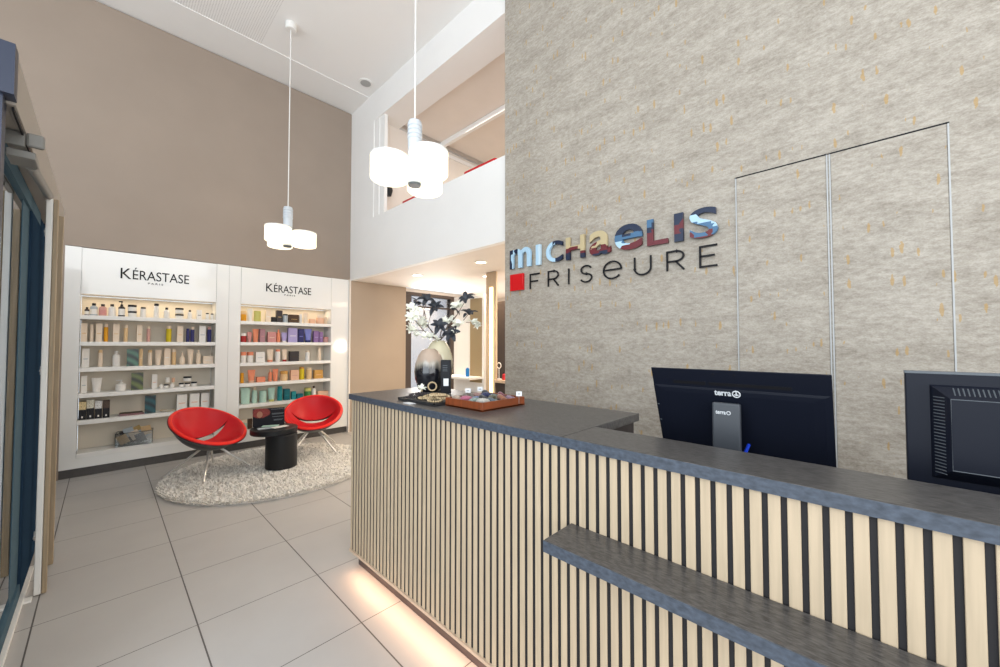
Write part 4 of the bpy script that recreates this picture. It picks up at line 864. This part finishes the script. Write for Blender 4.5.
# slate tray with bead rings
sx, sy, srz = onZ(427, 398.5, zt).x, onZ(427, 398.5, zt).y, .0
q = thing('slate_tray', 'flat black slate tray holding beaded bracelets on the counter', 'tray', (1.33, 1.88, CT), 0)
B().box((-.105, -.21, 0), (.105, .15, .010), .003).link('plate', 'slate', q); b = B()
for a, c in (((-.105, -.21, .008), (-.098, .15, .016)), ((.098, -.21, .008), (.105, .15, .016)), ((-.105, -.21, .008), (.105, -.203, .016)), ((-.105, .143, .008), (.105, .15, .016))): b.box(a, c)
b.link('edge', 'slate', q)
random.seed(5)
def beads(name, lab, grp, c, R, r, m, tilt, n=16, spin=0):
    b = B(); qm = Matrix.Rotation(spin, 3, 'Z') @ Matrix.Rotation(tilt, 3, 'X')
    for k in range(n):
        pp = qm @ Vector((R*math.cos(2*PI*k/n), R*math.sin(2*PI*k/n), 0)); bmesh.ops.create_icosphere(b.bm, subdivisions=1, radius=r, matrix=Matrix.Translation(pp))
    o = b.link(name, m, None, math.radians(80)); o.location = c; return tag(o, lab, 'bracelet', grp)
for k in range(9):
    beads('beaded_bracelet', 'beige beaded bracelet lying in the heap on the slate tray', 'beige bracelets in a heap', (1.32+random.uniform(-.035, .035), 1.80+random.uniform(-.09, .07), CT+.020+.0085*(k % 4)), .037, .0068, 'bead', random.uniform(-.12, .12), 17, random.random()*3)
beads('beaded_bracelet', 'beige bracelet standing upright on top of the heap', None, (1.33, 1.83, CT+.087), .024, .0055, 'bead', PI/2, 16, -TH)
for k in range(3):
    beads('beaded_bracelet', ('leftmost dark grey', 'middle dark grey', 'rightmost dark grey')[k]+' beaded bracelet at the tray end nearest the vases', 'grey bracelets', (1.31+.03*(k-1), 1.96+.015*(k % 2), CT+.020+.006*k), .032, .007, cmat(C_['dark']), random.uniform(-.1, .1), 14)
t = thing('silk_flower', 'small ivory flower ornament on the slate tray end', 'ornament', (1.36, 1.985, CT+.046)); blossom(Vector((1.36, 1.985, CT+.05)), .04, 8, (-.2, -.3, 1), 'petal', 'petals', t, Vector((1.36, 1.985, CT+.046))); B().lathe([(0, -.006), (.01, -.004), (.008, .008), (0, .01)], n=12).link('centre', 'bead', t, SM)
# wooden tray with headbands and cards
WT = Vector((1.45, 1.51, CT)); wx, wy = .160, .145
q = thing('wooden_tray', 'reddish brown wooden tray filled with rolled hairbands', 'tray', WT)
B().box((-wx, -wy, 0), (wx, wy, .008)).link('base', 'traywood', q)
for a, c in (((-wx, -wy, 0), (-wx+.008, wy, .045)), ((wx-.008, -wy, 0), (wx, wy, .045)), ((-wx+.008, -wy, 0), (wx-.008, -wy+.008, .045)), ((-wx+.008, wy-.008, 0), (wx-.008, wy, .045))): B().box(a, c, .0015).link('side', 'traywood', q)
HC = [('cream', (.62, .47, .36)), ('taupe', (.22, .18, .15)), ('dusty pink', (.50, .30, .26)), ('charcoal', (.06, .06, .06)), ('pink', (.62, .18, .28)), ('blue', (.20, .27, .50)), ('striped navy', (.05, .06, .16)), ('grey green', (.20, .26, .24)), ('sage', (.34, .42, .38)), ('black', (.02, .02, .025)), ('olive', (.20, .19, .12)), ('burgundy', (.24, .03, .06)), ('ivory', (.66, .62, .55)), ('slate', (.14, .18, .22)), ('rust', (.40, .16, .09)), ('mauve', (.36, .22, .32))]
for k, (nm, c) in enumerate(HC):
    ix, iy = k % 4, k//4; b = B(); R = .022
    pts = [Vector((R*math.cos(2*PI*j/28), R*math.sin(2*PI*j/28), .0)) for j in range(28)]; rs = [0.0140*(1+.12*math.sin(j*2.7+k)) for j in range(28)]
    b.tube(pts, rs, 8, True); o = b.link('hairband', mat('knit %s' % nm, tuple(v*.62 for v in c), .9, vary=.5 if 'strip' in nm else .2, scale=120, bump=.6, sheen=.3), None, math.radians(80))
    o.location = (WT.x-.108+ix*.072, WT.y+.098-iy*.065, CT+.030+.008*((ix+iy) % 2)); o.rotation_euler = (random.uniform(.35, .75), random.uniform(-.3, .3), random.uniform(0, 3))
    tag(o, '%s rolled hairband in the wooden tray' % nm, 'hairband', 'hairbands in the wooden tray')
for k, (px_, py_) in enumerate(((468, 394), (480, 391), (519, 394))):
    P = deep(px_, py_, (2.20, 2.28, 2.06)[k])
    t = thing('price_card', ('white price card sticking up at the tray left', 'white price card farther back, half hidden among hairbands', 'white price card at the right corner of the tray')[k], 'card', (P.x, P.y, CT+.04), -TH, 'price cards in the tray')
    B().box((-.015, -.001, .012), (.015, .001, .037)).link('card', 'cardw', t); B().tube([(0, .002, -.03), (0, .002, .03)], .0012, 6).link('stick', 'alu', t); B().box((-.008, -.0016, .022), (.008, -.0008, .026)).link('printed_price', 'vent', t)
P = onZ(416, 407.5, zt)
t = tag(B().box((-.035, -.02, 0), (.035, .02, .003), .001).link('price_tag', 'cardw'), 'white price tag lying before the slate tray', 'tag'); t.location = (1.195, 1.86, CT); t.rotation_euler = (0, 0, PI/2)
t = thing('red_bottle', 'small red bottle on the cream console near grey wall', 'bottle', (3.98, 3.76, .9505)); B().lathe([(0, 0), (.025, 0), (.025, .07), (.01, .09), (0, .09)], n=14).link('body', cmat((.5, .02, .03)), t, SM); B().cyl((0, 0), .011, .09, .11, 12).link('cap', 'ink', t)
